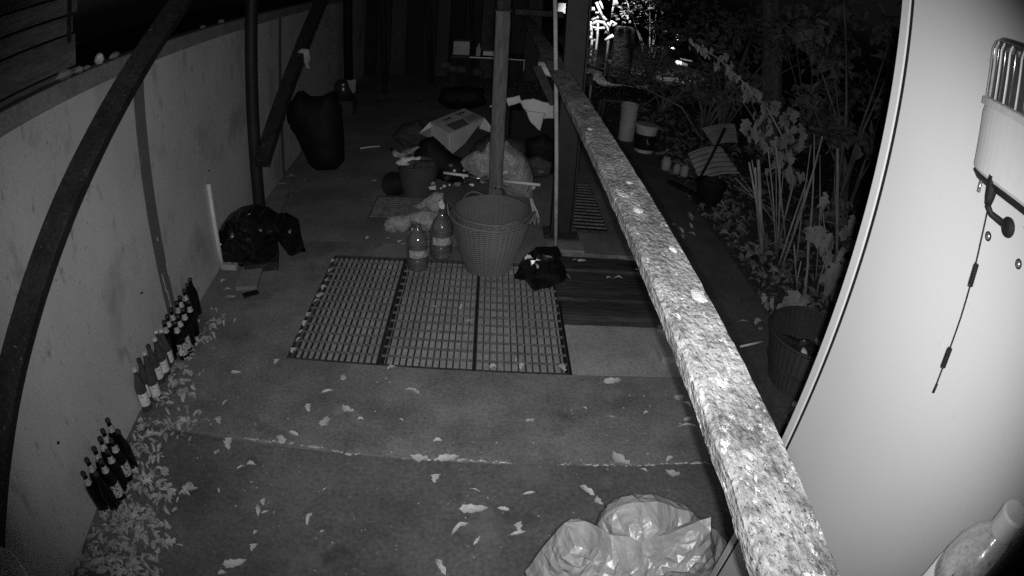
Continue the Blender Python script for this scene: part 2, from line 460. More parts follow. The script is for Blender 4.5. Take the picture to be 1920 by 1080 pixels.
# pale crumbled seam between the two pours
mb = MB(); r = random.Random(3)
sx = [(455, 822), (540, 831), (575, 836), (620, 843), (650, 852), (690, 853), (760, 861), (850, 862), (930, 866), (985, 869), (1020, 875), (1060, 870), (1130, 873), (1200, 873), (1270, 869), (1350, 868)]
for (a, b) in zip(sx, sx[1:]):
    A, B = PZ(*a), PZ(*b); n = max(2, int((B-A).length/0.012))
    for i in range(n):
        p = A.lerp(B, i/n)
        amt = noise.noise(p*9)+0.28
        if amt < 0.05 or r.random() < 0.25: continue
        w = r.uniform(0.004, 0.013)*min(1.6, 0.6+amt)
        p = p+Vector((0, r.uniform(-.006, .006), 0.002))
        k = r.randint(4, 6); ph = r.random()*6
        vs = [p+Vector((math.cos(ph+6.283*q/k)*w*r.uniform(.6, 1.5), math.sin(ph+6.283*q/k)*w*r.uniform(.5, 1), 0)) for q in range(k)]+[p+Vector((0, 0, w*r.uniform(.2, .5)))]
        mb.add(vs, [(q, (q+1) % k, k) for q in range(k)])
o = mb.build('mortar_crumbs', m_seam); tag(o, 'pale crumbling mortar in the joint across the concrete floor', 'mortar', kind='stuff')

# kerb and soil bed
struct(MB().box((1.63, 0.9, -0.30), (2.15, 15, 0.07)).build('kerb', m_kerb, bevel=0.012))
vs = []; fs = []; nx, ny = 90, 150
for j in range(ny+1):
    for i in range(nx+1):
        x = 2.155+11*(i/nx)**1.5; y = 0.6+22*(j/ny)**1.3
        z = -0.01+0.05*noise.noise(Vector((x*2.2, y*2.2, 0)))+0.025*noise.noise(Vector((x*7, y*7, 3)))+0.012*noise.noise(Vector((x*19, y*19, 3)))+min(.25, 0.03*(x-2.2))
        vs.append((x, y, z))
for j in range(ny):
    for i in range(nx):
        k = j*(nx+1)+i; fs.append((k, k+1, k+nx+2, k+nx+1))
mb = MB(); mb.v = [Vector(v) for v in vs]; mb.f = fs
struct(mb.build('soil', m_soil, smooth=True))
def soil_z(x, y):
    return -0.01+0.05*noise.noise(Vector((x*2.2, y*2.2, 0)))+0.025*noise.noise(Vector((x*7, y*7, 3)))+min(.25, 0.03*(x-2.2))

# ------------------------------------------------------------------ boundary wall on the left
w = empty('boundary_wall', (WA, 0, 0), math.atan(-WS), label='long pale plastered boundary wall with a darker cement coping', cat='wall')
WM = Matrix.Translation((WA, 0, 0)) @ Matrix.Rotation(math.atan(-WS), 4, 'Z'); WI = WM.inverted()
def wloc(p): return WI @ Vector(p)
def wtl(l): return walltop(l*math.cos(math.atan(-WS)))
def wpart(name, x0, x1, l0, l1, z0, z1, m, bevel=0.0, t0=0.0, t1=None):
    """a slab of the wall; z given as numbers, or measured from the falling top line"""
    mb = MB().box((x0, l0, 0), (x1, l1, 1)); 
    for v in mb.v:
        top = wtl(v.y); v.z = (z0(top) if callable(z0) else z0) if v.z < .5 else (z1(top) if callable(z1) else z1)
    return mb.build(name, m, w, bevel=bevel)
wpart('wall_face', -.12, 0, -1.6, 13, -.3, lambda t: t, m_plaster)
wpart('coping', -.15, .012, -1.6, 13, lambda t: t, lambda t: t+.10, m_coping, .01)
def strip_part(p0, p1, wd):
    l = (wloc(PW(*p0)).y+wloc(PW(*p1)).y)/2
    wpart('joint_strip', 0, .004, l-wd/2, l+wd/2, 0, lambda t: t-.002, m_strip)
strip_part((262, 250), (292, 420), 0.135)
strip_part((522, 90), (528, 200), 0.12)
for (x, y, L, wd) in ((308, 535, .10, .010), (304, 520, .05, .007), (313, 505, .09, .012), (294, 448, .03, .008), (316, 560, .12, .016), (309, 575, .08, .008)):
    p = wloc(PW(x, y)); wpart('mortar_dribble', .004, .009, p.y-wd/2, p.y+wd/2, p.z-L/2, p.z+L/2, m_seam, .002)
for (x, y) in ((265, 549), (108, 830), (391, 320)):
    p = wloc(PW(x, y)); wpart('nail_stub', 0, .010, p.y-.010, p.y+.010, p.z-.004, p.z+.004, m_black, .002)

# ------------------------------------------------------------------ neighbour's board siding above the wall
BX = -2.32
b = empty('neighbour_shed', (BX, 1.5, 1.7), label='old horizontal board siding of the shed rising behind the coping', cat='shed')
yE = PX(142, 60, BX).y
zs = [1.70, PX(0, 190, BX).z, 2.13, 2.245, 2.36, 2.5, 2.7]
for i in range(len(zs)-1):
    mb = MB().box(Vector((BX-.03, -1.5, zs[i]+.006))-b.location, Vector((BX+0.012*(i % 2), yE-0.015*(i % 3), zs[i+1]-.006))-b.location)
    mb.build('board', mat('weathered siding', 0.15, 0.95, 0.5, 5, 60, 0.3, 0.3, stretch=(1, .15, 1)), b, bevel=0.004)
MB().box(Vector((BX-.06, -1.5, 1.65))-b.location, Vector((BX-.032, yE-.05, 2.9))-b.location).build('backing', m_black, b)
p = PX(125, 40, BX)
MB().box(Vector((BX+.012, p.y-.012, 2.08))-b.location, Vector((BX+.03, p.y+.012, 2.42))-b.location).build('batten', m_wood_dark, b)
# pale rags and rubble lying on the coping
for i, (x, y, s) in enumerate(((120, 142, .075), (148, 138, .05), (215, 110, .05), (163, 128, .03), (380, 55, .04), (415, 40, .05))):
    p = PW(x, y, -.05); p.z = walltop(p.y)+.10
    vs = []; mb = MB()
    mb.lathe([(s*.25, 0), (s*.5, .2*s), (s*.42, .5*s), (s*.12, .72*s)], 7, Matrix.Translation(p) @ Matrix.Scale(1.8, 4, Vector((0, 1, 0))))
    for v in mb.v: v += Vector((noise.noise(v*30), noise.noise(v*30+Vector((5, 0, 0))), 0))*s*.35
    o = mb.build('stone_chip', m_carton_mid, base=True)
    tag(o, 'broken cement chip lying on the coping of the boundary wall', 'rubble', 'chips on the coping')
p = PW(186, 92, -.07); p.z = walltop(p.y)+.10
o = MB().lathe([(.02, 0), (.034, .02), (.022, .05), (.006, .06)], 8, Matrix.Translation(p)).build('pebble', m_seam, base=True)
tag(o, 'small pale pebble standing on the coping beside the siding', 'pebble')

# ------------------------------------------------------------------ posts and braces on the left
def bar(name, a, b_, wx, wy, m, label, cat, ref=(1, 0, 0), group=None, bevel=0.006, rough=0.003, roll=0.0):
    M, L = ortho(a, b_, ref)
    M = M @ Matrix.Rotation(roll, 4, 'Z')
    mb = MB(); n = 14
    vs = []; fs = []
    for i in range(n+1):
        for (sx_, sy_) in ((-1, -1), (1, -1), (1, 1), (-1, 1)):
            p = Vector((sx_*wx/2, sy_*wy/2, L*i/n))
            p += Vector((noise.noise(Vector((sx_, sy_, i*.9))), noise.noise(Vector((sx_+4, sy_, i*.9))), 0))*rough
            vs.append(M @ p)
    for i in range(n):
        for k in range(4): fs.append((i*4+k, i*4+(k+1) % 4, i*4+4+(k+1) % 4, i*4+4+k))
    fs += [(3, 2, 1, 0), (n*4, n*4+1, n*4+2, n*4+3)]
    mb.add(vs, fs)
    o = mb.build(name, m, None, bevel=bevel, base=True)
    tag(o, label, cat, group); return o
XB = -1.79
a = PX(320, 30, XB); b_ = PX(44, 610, XB); d = (a-b_)
lo = b_-d*0.72; hi = a+d*0.35
if lo.z < 0: lo = b_-d*(b_.z/d.z)
bar('diagonal_brace', lo, hi, 0.105, 0.122, m_wood_dark, 'thick dark timber brace slanting up close to the camera before the pale wall', 'brace', ref=(1, 0, 0), roll=.5)
Yp = 4.85
a = PY(472, 0, Yp); b_ = PY(485, 375, Yp); d = a-b_
mb = MB(); mb.tube([b_-d*(b_.z/d.z), b_, a, a+d*0.5], 0.058, 20)
o = mb.build('steel_post', m_steel_dark, smooth=True, base=True); tag(o, 'round dark steel post rising behind the black bag by the wall', 'post')
XB2 = -1.96
a = PX(603, 0, XB2); b_ = PX(494, 296, XB2); d = a-b_
bar('diagonal_brace', b_-d*.03, a+d*.4, 0.10, 0.135, m_wood_dark, 'dark slanting brace with a rag on it, behind the round post', 'brace', ref=(1, 0, 0))
o = inflate('draped_rag', m_rag, [(543, 108), (556, 98), (566, 90), (580, 92), (584, 108), (580, 118), (582, 131), (574, 128), (569, 115), (556, 114)], PX(565, 105, XB2).y-.09, .03, seed=4)
tag(o, 'torn pale rag hung over the slanting brace', 'rag')
# far dark post and fence across the end
p0 = PZ(655, 192); Yf = p0.y
a = PY(652, 0, Yf)
o = MB().tube([p0, a, a+(a-p0)*.4], .075, 14).build('far_post', m_black, smooth=True, base=True); tag(o, 'black post standing by the pot on the crate at the far left', 'post')
f = empty('far_fence', (0, 12.2, 0), label='dim fence of upright boards closing the far end of the yard', cat='fence')
x = -3.2; i = 0
while x < .75:
    wd = rnd.uniform(.24, .36)
    MB().box((x, -.02+rnd.uniform(-.03, .03), 0), (x+wd-.012, .012+rnd.uniform(-.02, .02), 3.0+rnd.uniform(-.1, .1))).build('board', mat('far board %d' % (i % 3), (.05, .09, .03)[i % 3], .95, .3, 3, 40, .25, .2, stretch=(1, 1, .2)), f, bevel=.004)
    x += wd; i += 1
MB().box((-3.2, .04, .9), (1.2, .09, 1.0)).build('rail', m_wood_dark, f); MB().box((-3.2, .04, 2.2), (1.2, .09, 2.3)).build('rail', m_wood_dark, f)
for (x, y0, lab) in ((722, 170, 'thin dim pole standing at the far end left of the work table'), (808, 150, 'second thin dim pole standing beside the far work table'), (888, 140, 'dark pole in front of the far work table')):
    p = PZ(x, y0+5); a = PY(x-4, 0, p.y)
    o = MB().tube([p, a, a+(a-p)*.3], .05, 10).build('far_pole', m_wood_dark, smooth=True, base=True); tag(o, lab, 'pole')

# ------------------------------------------------------------------ centre column, beams, steel post
Yc = 5.3
a = PY(944, 20, Yc); b_ = PY(929, 345, Yc); d = a-b_
bar('timber_column', b_-d*(b_.z/d.z), a, 0.125, 0.125, m_column, 'grey weathered timber column behind the big basket', 'column', ref=(0, 1, 0), bevel=0.012, rough=.006)
MB_ = MB().box((a.x-.075, Yc-.08, a.z), (a.x+.075, Yc+.08, a.z+.012)); o = MB_.build('bearing_plate', m_grate, base=True); tag(o, 'steel plate on the head of the grey timber column', 'plate')
o = MB().box((a.x-.06, Yc-.06, a.z+.012), (a.x+.06, Yc+.06, 2.9)).build('upper_column', m_wood_dark, bevel=.008, base=True); tag(o, 'darker upper part of the grey timber column', 'post')  # the column carried on upward in a darker tone
c0 = PY(985, 22, 6.0); c1 = PY(1062, 26, 6.0)
o = MB().box((c0.x-.1, 5.95, c0.z-.03), (c1.x-.03, 6.05, c0.z+.03)).build('cross_rail', m_wood_dark, bevel=.006, base=True); tag(o, 'short grey rail crossing behind the head of the column', 'rail')

# the long lichen-covered beam
ZT = CAM_H-0.68
vs = []; fs = []; n = 240
for i in range(n+1):
    y = -0.3+13.2*(i/n)**1.7
    w0 = 0.545-0.415
    for k, (x, z) in enumerate(((0.415, ZT-.045), (0.545, ZT-.045), (0.547, ZT-.008), (0.541, ZT), (0.46, ZT+.001), (0.424, ZT), (0.414, ZT-.010))):
        j = noise.noise(Vector((k*3.3, y*9, 0)))*.0022+noise.noise(Vector((k*3.3, y*31, 4)))*.0028
        vs.append((x+j, y, z+j*.6))
m_ = 7
for i in range(n):
    for k in range(m_): fs.append((i*m_+k, i*m_+m_+k, i*m_+m_+(k+1) % m_, i*m_+(k+1) % m_))
fs += [tuple(range(m_)), tuple(reversed(range(n*m_, n*m_+m_)))]
mb = MB(); mb.add(vs, fs); mb.v = mb.v
o = mb.build('lichened_beam', m_beam, base=False); tag(o, 'long pale lichen-covered beam running from the camera down the yard', 'beam')
# loose flakes on the beam
for i, (x, y, s) in enumerate(((1310, 556, .022), (1105, 243, .016), (1195, 396, .02), (1180, 345, .012), (1262, 470, .014))):
    p = PZ(x, y, ZT)
    mb = MB(); k = 9
    mb.add([p+Vector((math.cos(6.28*q/k)*s*rnd.uniform(.6, 1.1), math.sin(6.28*q/k)*s*rnd.uniform(.8, 1.9), .004)) for q in range(k)]+[p+Vector((0, 0, .009))], [(q, (q+1) % k, k) for q in range(k)])
    o = mb.build('leaf_flake', m_leaf, base=True, solid=.002); tag(o, 'white flake stuck to the top of the lichened beam', 'flake', 'flakes on the beam')

# steel H post
Yh = 4.8
a0 = PY(1085, 0, Yh); a1 = PY(1050, 440, Yh); d = a0-a1
h = empty('steel_stanchion', (a1.x, Yh, 0), label='dark steel H-section post standing on a base plate by the thin pole', cat='post')
M, L = ortho(Vector((0, 0, 0.014)), Vector((d.x/d.z*3.0, 0, 3.0)), (0, 1, 0))
for s in (-1, 1): MB().box((s*.085-.006, -.07, 0), (s*.085+.006, .07, L), M).build('flange', m_steel_dark, h)
MB().box((-.079, -.005, 0), (.079, .005, L), M).build('web', m_steel_dark, h)
MB().box((-.15, -.14, 0), (.15, .12, .014)).build('base_plate', m_grate, h, bevel=.003)
for sx_, sy_ in ((-1, -1), (1, -1), (-1, 1), (1, 1)): MB().lathe([(.012, .014), (.012, .03), (.006, .034)], 6, Matrix.Translation((sx_*.125, sy_*.1-.01, 0))).build('bolt', m_grate, h)
pb = PZ(1041, 492, -.03); pt = PY(1042, 100, pb.y); dd = pt-pb
o = MB().tube([pb, pb.lerp(pt, .5)+Vector((.004, 0, 0)), pt, pt+dd*.3], .0155, 10).build('bamboo_pole', mat('pale bamboo', .36, .6, .25, 12, 80, .2, .1), smooth=True, base=True)
tag(o, 'thin pale pole standing upright in front of the steel post', 'pole')

# ------------------------------------------------------------------ gratings
def grating(name, x0, x1, y0, y1, z, nx, ny, label, hb=.026, tb=.005, parent_group=None, fr=.006, cross_t=.005, mc=None, tray=False):
    t = empty(name, ((x0+x1)/2, (y0+y1)/2, z-hb), label=label, cat='grating', group=parent_group)
    hx, hy = (x1-x0)/2, (y1-y0)/2
    fr_ = MB(); fr_.box((-hx, -hy, 0), (-hx+fr, hy, hb)); fr_.box((hx-fr, -hy, 0), (hx, hy, hb)); fr_.box((-hx+fr, -hy, 0), (hx-fr, -hy+fr, hb)); fr_.box((-hx+fr, hy-fr, 0), (hx-fr, hy, hb))
    fr_.build('frame', m_grate, t)
    if tray: MB().box((-hx+.003, -hy+.003, -.003), (hx-.003, hy-.003, -.0005)).build('black_underlay', m_black, t)  # added black sheet that darkens the gaps between the bars
    me = newmesh('bar', MB().box((-tb/2, -hy+fr, 0), (tb/2, hy-fr, hb-.004)).v, MB().box((0, 0, 0), (1, 1, 1)).f)
    for i in range(1, nx):
        o = link('bar', me, m_grate, t, (-hx+(x1-x0)*i/nx+rnd.uniform(-.0012, .0012), 0, rnd.uniform(-.002, 0))); o.rotation_euler = (0, rnd.uniform(-.06, .06), rnd.uniform(-.0012, .0012))
    mb2 = MB().box((-hx+fr, -cross_t/2, 0), (hx-fr, cross_t/2, .016))
    me2 = newmesh('cross_bar', mb2.v, mb2.f)
    for i in range(1, ny):
        o = link('cross_bar', me2, mc or m_crossbar, t, (0, -hy+(y1-y0)*i/ny+rnd.uniform(-.002, .002), hb-.0145)); o.rotation_euler.z = rnd.uniform(-.003, .003)
    return t
d1 = PZ(708, 683).x; d2 = PZ(889, 692).x
grating('steel_grating', GX0+.003, d1-.006, GY0+.003, GY1-.003, 0.004, 14, 14, 'steel floor grating with leaves along its edge, nearest the wall')
grating('steel_grating', d1+.006, d2-.006, GY0+.003, GY1-.003, 0.004, 14, 14, 'middle steel floor grating under the big basket and the water bottles')
grating('steel_grating', d2+.006, GX1-.003, GY0+.003, GY1-.003, 0.004, 13, 14, 'steel floor grating beside the open pit')
grating('steel_grating', -1.03, -.45, 4.88, 5.42, .030, 5, 11, 'small old grating on the floor below the dark bucket', cross_t=.012, tray=True)
grating('steel_grating', .765, 1.10, 4.84, 6.1, .030, 7, 16, 'narrow grating on the floor beside the steel H post', cross_t=.008, tray=True)
# support rails of the grating
for x in (d1, d2):
    o = MB().box((x-.0055, GY0, -.13), (x+.0055, GY1, .001)).build('grating_rail', m_steel_dark, base=True)
    tag(o, 'steel support rail between the gratings, ' + ('nearer the wall' if x == d1 else 'nearer the pit'), 'rail', 'grating rails')
o = MB().box((GX1, GY0, -.13), (GX1+.012, 3.66, -.002)).build('grating_rail', m_black, base=True); tag(o, 'black strip drawn as the gap along the edge of the open pit', 'rail', 'grating rails')  # black strip stands in for the dark gap beside the gratings
# timbers and blocks in the pit
for i, (y0, y1, z, lab) in enumerate(((3.56, 3.76, -.05, 'dark wet timber laid across the back of the pit, nearest the front'), (3.775, 3.90, -.035, 'narrow paler timber across the back of the pit'), (3.915, 4.20, -.045, 'broad dark timber across the back of the pit'), (4.21, 4.43, -.03, 'dark timber across the pit under the floor edge'))):
    mb = MB(); n = 20; vs = []; fs = []
    for k in range(n+1):
        x = .56+1.04*k/n
        for q, (yy, zz) in enumerate(((y0, -.13), (y1, -.13), (y1, z), (y0, z))):
            vs.append((x, yy+.010*noise.noise(Vector((x*4, q*2+i*7, 1))), zz+(.012*noise.noise(Vector((x*5, q, i*3))) if q > 1 else 0)))
    for k in range(n):
        for q in range(4): fs.append((k*4+q, k*4+4+q, k*4+4+(q+1) % 4, k*4+(q+1) % 4))
    fs += [(0, 1, 2, 3), (n*4+3, n*4+2, n*4+1, n*4)]
    mb.add(vs, fs); o = mb.build('pit_timber', m_timber_pit, bevel=.006, base=True); tag(o, lab, 'timber', 'timbers across the pit')
o = MB().box((.52, 4.44, .0), (.84, 4.60, .018)).build('floor_board', m_carton_mid, bevel=.004, base=True); tag(o, 'flat grey board on the floor edge at the foot of the steel post', 'board')
for (px, py, lx, ly, lz, rz, lab) in ((1252, 665, .16, .20, .05, .1, 'low concrete block in the corner of the open pit'), (1240, 618, .07, .10, .03, -.2, 'small broken brick in the pit behind the block')):
    p = PZ(px, py, -.13)
    o = MB().box((-lx/2, -ly/2, 0), (lx/2, ly/2, lz)).build('concrete_block', m_pit, bevel=.006); o.location = p; o.rotation_euler.z = rz; tag(o, lab, 'block')

# ------------------------------------------------------------------ house wall on the right, with siren
XW = 0.80
YE = 1.27*XW
hw = empty('house_wall', (XW, 0, 0), label='smooth white house wall filling the right side', cat='wall')
MB().box((0.0, -1.6, 0), (.12, YE-.041, 3.4)).build('wall_panel', m_panel, hw, bevel=.002)
MB().box((-.003, YE-.031, 0), (.10, YE, 3.4)).build('corner_trim', m_trim, hw, bevel=.003)
MB().box((.0008, YE-.042, 0), (.09, YE-.030, 3.4)).build('seam', m_black, hw)
for (px, py) in ((1853, 443), (1910, 495)):
    p = PX(px, py, XW)
    q_ = MB().lathe([(.0055, 0), (.006, .0015), (.004, .004), (.001, .0045)], 12, Matrix.Translation(p-hw.location) @ Matrix.Rotation(-math.pi/2, 4, 'Y')).build('screw', m_chrome, hw, smooth=True)
    MB().lathe([(.0085, 0), (.0085, .0012)], 12, Matrix.Translation(p-hw.location) @ Matrix.Rotation(-math.pi/2, 4, 'Y')).build('washer', m_black, q_)

ycn = .533; hwid = .165; zc = 2.190
s = empty('strobe_siren', (XW, ycn, zc), label='white alarm siren box with a ribbed clear strobe dome on the white wall', cat='siren')
def dprof(sc_, dep, n=28, power=2.6):
    out = []
    for i in range(n+1):
        t = math.pi*i/n
        c_, s_ = math.cos(t), math.sin(t)
        out.append((-abs(s_)**(2/power)*dep, math.copysign(abs(c_)**(2/power), c_)*hwid*sc_))
    return out
def dext(layers, name, m, smooth=False, cap=True, power=2.6):
    vs = []; fs = []; k = None
    for (z, sc_, dep) in layers:
        pr = dprof(sc_, dep, power=power); k = len(pr); vs += [(x, y, z) for x, y in pr]
    for i in range(len(layers)-1):
        for q in range(k-1): fs.append((i*k+q, i*k+q+1, (i+1)*k+q+1, (i+1)*k+q))
        fs.append((i*k+k-1, i*k, (i+1)*k, (i+1)*k+k-1))
    if cap: fs += [tuple(reversed(range(k))), tuple(range((len(layers)-1)*k, len(layers)*k))]
    mb = MB(); mb.add(vs, fs); return mb.build(name, m, s, smooth=smooth)
dext([(-.118, .96, .066), (-.113, .985, .070), (-.02, 1.0, .074), (-.008, .985, .072)], 'housing', m_siren)
dext([(-.008, 1.03, .078), (.004, 1.03, .078), (.006, 1.0, .075)], 'collar', mat('grey collar', .35, .3, .1, 6, 60, .1, .02, spec=.5))
lens = dext([(.006, 1.0, .072), (.094, .995, .070), (.108, .96, .064), (.115, .88, .054)], 'lens_dome', m_lens, smooth=False)
dext([(.111, .93, .060), (.1185, .87, .054), (.121, .76, .045)], 'dome_top', mat('dark dome rim', .05, .3, .1, 6, 60, .1, .0, spec=.5))
pr = dprof(.985, .070, 30)
for i in range(1, len(pr)-1):
    x, y = pr[i]
    MB().tube([(x, y, .008), (x*.985, y*.99, .092), (x*.93, y*.96, .106)], .0024, 6).build('lens_rib', m_white if i % 2 else m_chrome, lens, smooth=True)
refl = MB().box((-.04, -.14, .008), (-.006, .14, .095)).build('reflector', m_steel_dark, s, bevel=.003)
MB().box((-.045, -.13, .012), (-.041, .13, .03)).build('circuit_board', m_black, s)
for i in range(10):
    MB().lathe([(.003, 0), (.003, .004), (.001, .006)], 8, Matrix.Translation((-.052, -.11+.022*i, .100)) @ Matrix.Rotation(-math.pi/2, 4, 'Y')).build('lamp_bead', m_white, refl, smooth=True)
dext([(-.130, .93, .060), (-.121, .98, .069), (-.1185, .97, .067)], 'bottom_plate', m_black)
for yy in (.11, -.02): MB().tube([(-.05, yy, -.128), (-.05, yy, -.148)], .0032, 8).build('drip_stud', m_chrome, s, smooth=True)
# bracket of the aerial
p0 = PX(1862, 345, .745); p1 = PX(1852, 385, .745); p2 = PX(1872, 412, .765); p3 = PX(1889, 426, .795)
ab = empty('aerial', p0, label='black whip aerial with two coils hanging from a curved bracket under the siren', cat='aerial')
def rel(*pp): return [Vector(p)-p0 for p in pp]
MB().tube(rel(p0+Vector((0, 0, .012)), p0, p1.lerp(p0, .35), p1), [.013, .012, .009, .006], 10).build('bracket_arm', m_black, ab, smooth=True)
MB().tube(rel(p1, p1.lerp(p2, .5)+Vector((0, .004, -.004)), p2, p2.lerp(p3, .6)), [.006, .006, .0065, .007], 10).build('hook', m_black, ab, smooth=True)
MB().lathe([(.017, 0), (.017, .004), (.008, .008)], 18, Matrix.Translation(p3-p0+Vector((.004, 0, 0))) @ Matrix.Rotation(-math.pi/2, 4, 'Y')).build('foot_disc', m_black, ab, smooth=False)
XA = .745
wp = [PX(x, y, XA) for x, y in ((1852, 395), (1840, 450), (1825, 515), (1802, 595), (1775, 670), (1762, 705), (1750, 736))]
MB().tube(rel(*wp), .0011, 6).build('whip', m_black, ab, smooth=True)
MB().tube(rel(PX(1757, 720, XA), wp[-1]), .0022, 6).build('tip', m_black, ab, smooth=True)
for (q0, q1) in (((1831, 495), (1819, 536)), ((1781, 653), (1768, 688))):
    A, B = PX(*q0, XA), PX(*q1, XA); M, L = ortho(A-p0, B-p0); N = 130
    MB().tube([M @ Vector((.0042*math.cos(i*.62), .0042*math.sin(i*.62), L*i/N)) for i in range(N+1)], .0012, 5).build('coil', m_black, ab, smooth=True)

# bottle on a wall shelf, black downpipe
ct = PX(1905, 962, .715)
axx, axy = ct.x, ct.y
bb = empty('plastic_bottle', (axx, axy, ct.z-.39), label='white labelled bottle with a cloudy shoulder and white cap against the white wall', cat='bottle')
MB().lathe([(.044, 0), (.064, .006), (.067, .03), (.067, .24)], 32).build('label_sleeve', mat('glossy white sleeve', .8, .3, .04, 4, 60, .03, .01, spec=.5), bb, smooth=True)
MB().lathe([(.0645, .24), (.0652, .268), (.061, .297), (.050, .322), (.036, .340), (.026, .350), (.022, .362)], 32).build('shoulder', blot(mat('cloudy plastic', .5, .18, .25, 20, 150, .2, .05, spec=.6), .6, .68, .03, 45), bb, smooth=True)
MB().lathe([(.0265, .352), (.028, .355), (.028, .388), (.025, .392)], 28).build('cap', m_white, bb)
o = MB().box((axx-.08, axy-.10, ct.z-.405), (XW, axy+.08, ct.z-.390)).build('wall_shelf', m_black, bevel=.002, base=True); tag(o, 'small black shelf fixed to the white wall under the bottle', 'shelf')
XP = .60
e0 = PX(1932, 973, XP); e1 = PX(1850, 1080, XP)
o = MB().tube([(XP, (e0.y+e1.y)/2-.045, 0.0), (XP, (e0.y+e1.y)/2-.045, CAM_H-.30)], .042, 24).build('downpipe', m_black, smooth=True, base=True); tag(o, 'black upright pipe cutting off the bottom right corner before the bottle', 'pipe')

# ------------------------------------------------------------------ beer bottles along the wall
BOT = [(.030, 0), (.036, .003), (.0375, .010), (.0375, .145), (.0365, .160), (.031, .182), (.022, .205), (.0165, .225), (.0145, .245), (.0142, .262), (.0158, .264), (.0158, .270), (.0138, .272)]
def patch(r0, z0, z1, arc, n=10, prof=None):
    rows = prof or [(r0, z0), (r0, z1)]
    return MB().lathe(rows, n, None, False, (-arc/2, arc/2))
me_b = newmesh('glass', MB().lathe(BOT, 22).v, MB().lathe(BOT, 22).f, True)
me_cap = newmesh('cap', MB().lathe([(.0172, .262), (.0168, .272), (.0135, .279), (.004, .280)], 18).v, MB().lathe([(.0172, .262), (.0168, .272), (.0135, .279), (.004, .280)], 18).f)
nk = MB().lathe([(.0243, .202), (.0182, .222), (.0160, .240)], 18, None, False); me_neck = newmesh('neck_label', nk.v, nk.f, True)
pk = patch(.0382, .040, .125, 2.3); me_lab = newmesh('body_label', pk.v, pk.f, True)
def bottle(p, glass, cap, neck, lab, rz, label, group):
    t = empty('beer_bottle', (p[0], p[1], 0), rz, label, 'bottle', group)
    def prt(nm, me, m):
        o = bpy.data.objects.new(nm, me); COL.objects.link(o); o.parent = t
        if not me.materials: me.materials.append(m)
        o.material_slots[0].link = 'OBJECT'; o.material_slots[0].material = m
        return o
    prt('glass', me_b, glass)
    if cap: prt('cap', me_cap, cap)
    if neck: prt('neck_label', me_neck, m_foil)
    if lab: prt('body_label', me_lab, lab)
    s_ = rnd.uniform(.985, 1.015); t.scale = (s_, s_, s_*rnd.uniform(.965, 1.03))
    t.rotation_euler = (rnd.uniform(-.035, .035), rnd.uniform(-.03, .03), rz)
    return t
def capx(x, y): q = PZ(x, y, .276); return (max(q.x, wallx(q.y)+.042), q.y)
caps = [(153.6, 882), (164, 862), (172.5, 839), (185, 822), (193, 804), (201.5, 785.5)]
for i, c_ in enumerate(caps):
    bottle(capx(*c_), m_glass_dark, m_cap_dark, True, m_label if i > 3 else None, rnd.uniform(-.6, .4), 'dark beer bottle, nearest cluster, %s from the camera in the wall-side row' % ORD[i], 'beer bottles along the wall')
A0 = capx(*caps[0]); A5 = capx(*caps[5])
for i in range(5):
    t_ = i/5
    x = A0[0]+(A5[0]-A0[0])*t_+.085; y = A0[1]+(A5[1]-A0[1])*t_+.02
    bottle((x, y), m_glass_dark, m_cap_dark, i in (1, 2, 3), m_label if i in (1, 3) else None, -.5 if i in (1, 3) else 2.0, 'dark beer bottle, nearest cluster, %s from the camera in the outer row' % ORD[i], 'beer bottles along the wall')
capsB = [(248.5, 695), (258, 676), (267, 662.5), (277, 645), (291, 633.5), (292.6, 621)]
for i, c_ in enumerate(capsB):
    bottle(capx(*c_), m_glass_grey, (m_cap_white if i in (0, 2, 4, 5) else m_cap_dark), False, m_label_white if i in (0, 1, 3, 4) else None, (-.7, -.2, 0, -.2, -.5, 0)[i],
           'grey-green glass beer bottle in the middle cluster, %s from the camera' % ORD[i], 'beer bottles along the wall')
for i, (x, y) in enumerate(((288, 735), (312, 672))):
    q = PZ(x+6, y+8, .02)
    bottle((q.x, q.y), m_glass_grey, m_cap_white if i else None, False, m_label_white, -.6, 'grey-green beer bottle in the outer row of the middle cluster, ' + ('farther from the camera' if i else 'nearer the camera'), 'beer bottles along the wall')
capsC = [(304, 604), (312.6, 591.5), (320, 579), (327, 566), (333, 556), (343.7, 545), (348, 534.5), (356, 524)]
for i, c_ in enumerate(capsC):
    bottle(capx(*c_), m_glass_dark, m_cap_dark, i < 6, None, rnd.uniform(-.6, .4), 'dark beer bottle, farthest cluster, %s from the camera in the wall-side row' % ORD[i], 'beer bottles along the wall')
for i, c_ in enumerate([(325, 602), (333, 591), (340, 578), (348, 562)]):
    q = PZ(*c_, .276)
    bottle((q.x+.012, q.y), m_glass_dark, m_cap_dark, True, m_label if i < 2 else None, -.7, 'dark beer bottle, farthest cluster, %s from the camera in the outer row' % ORD[i], 'beer bottles along the wall')

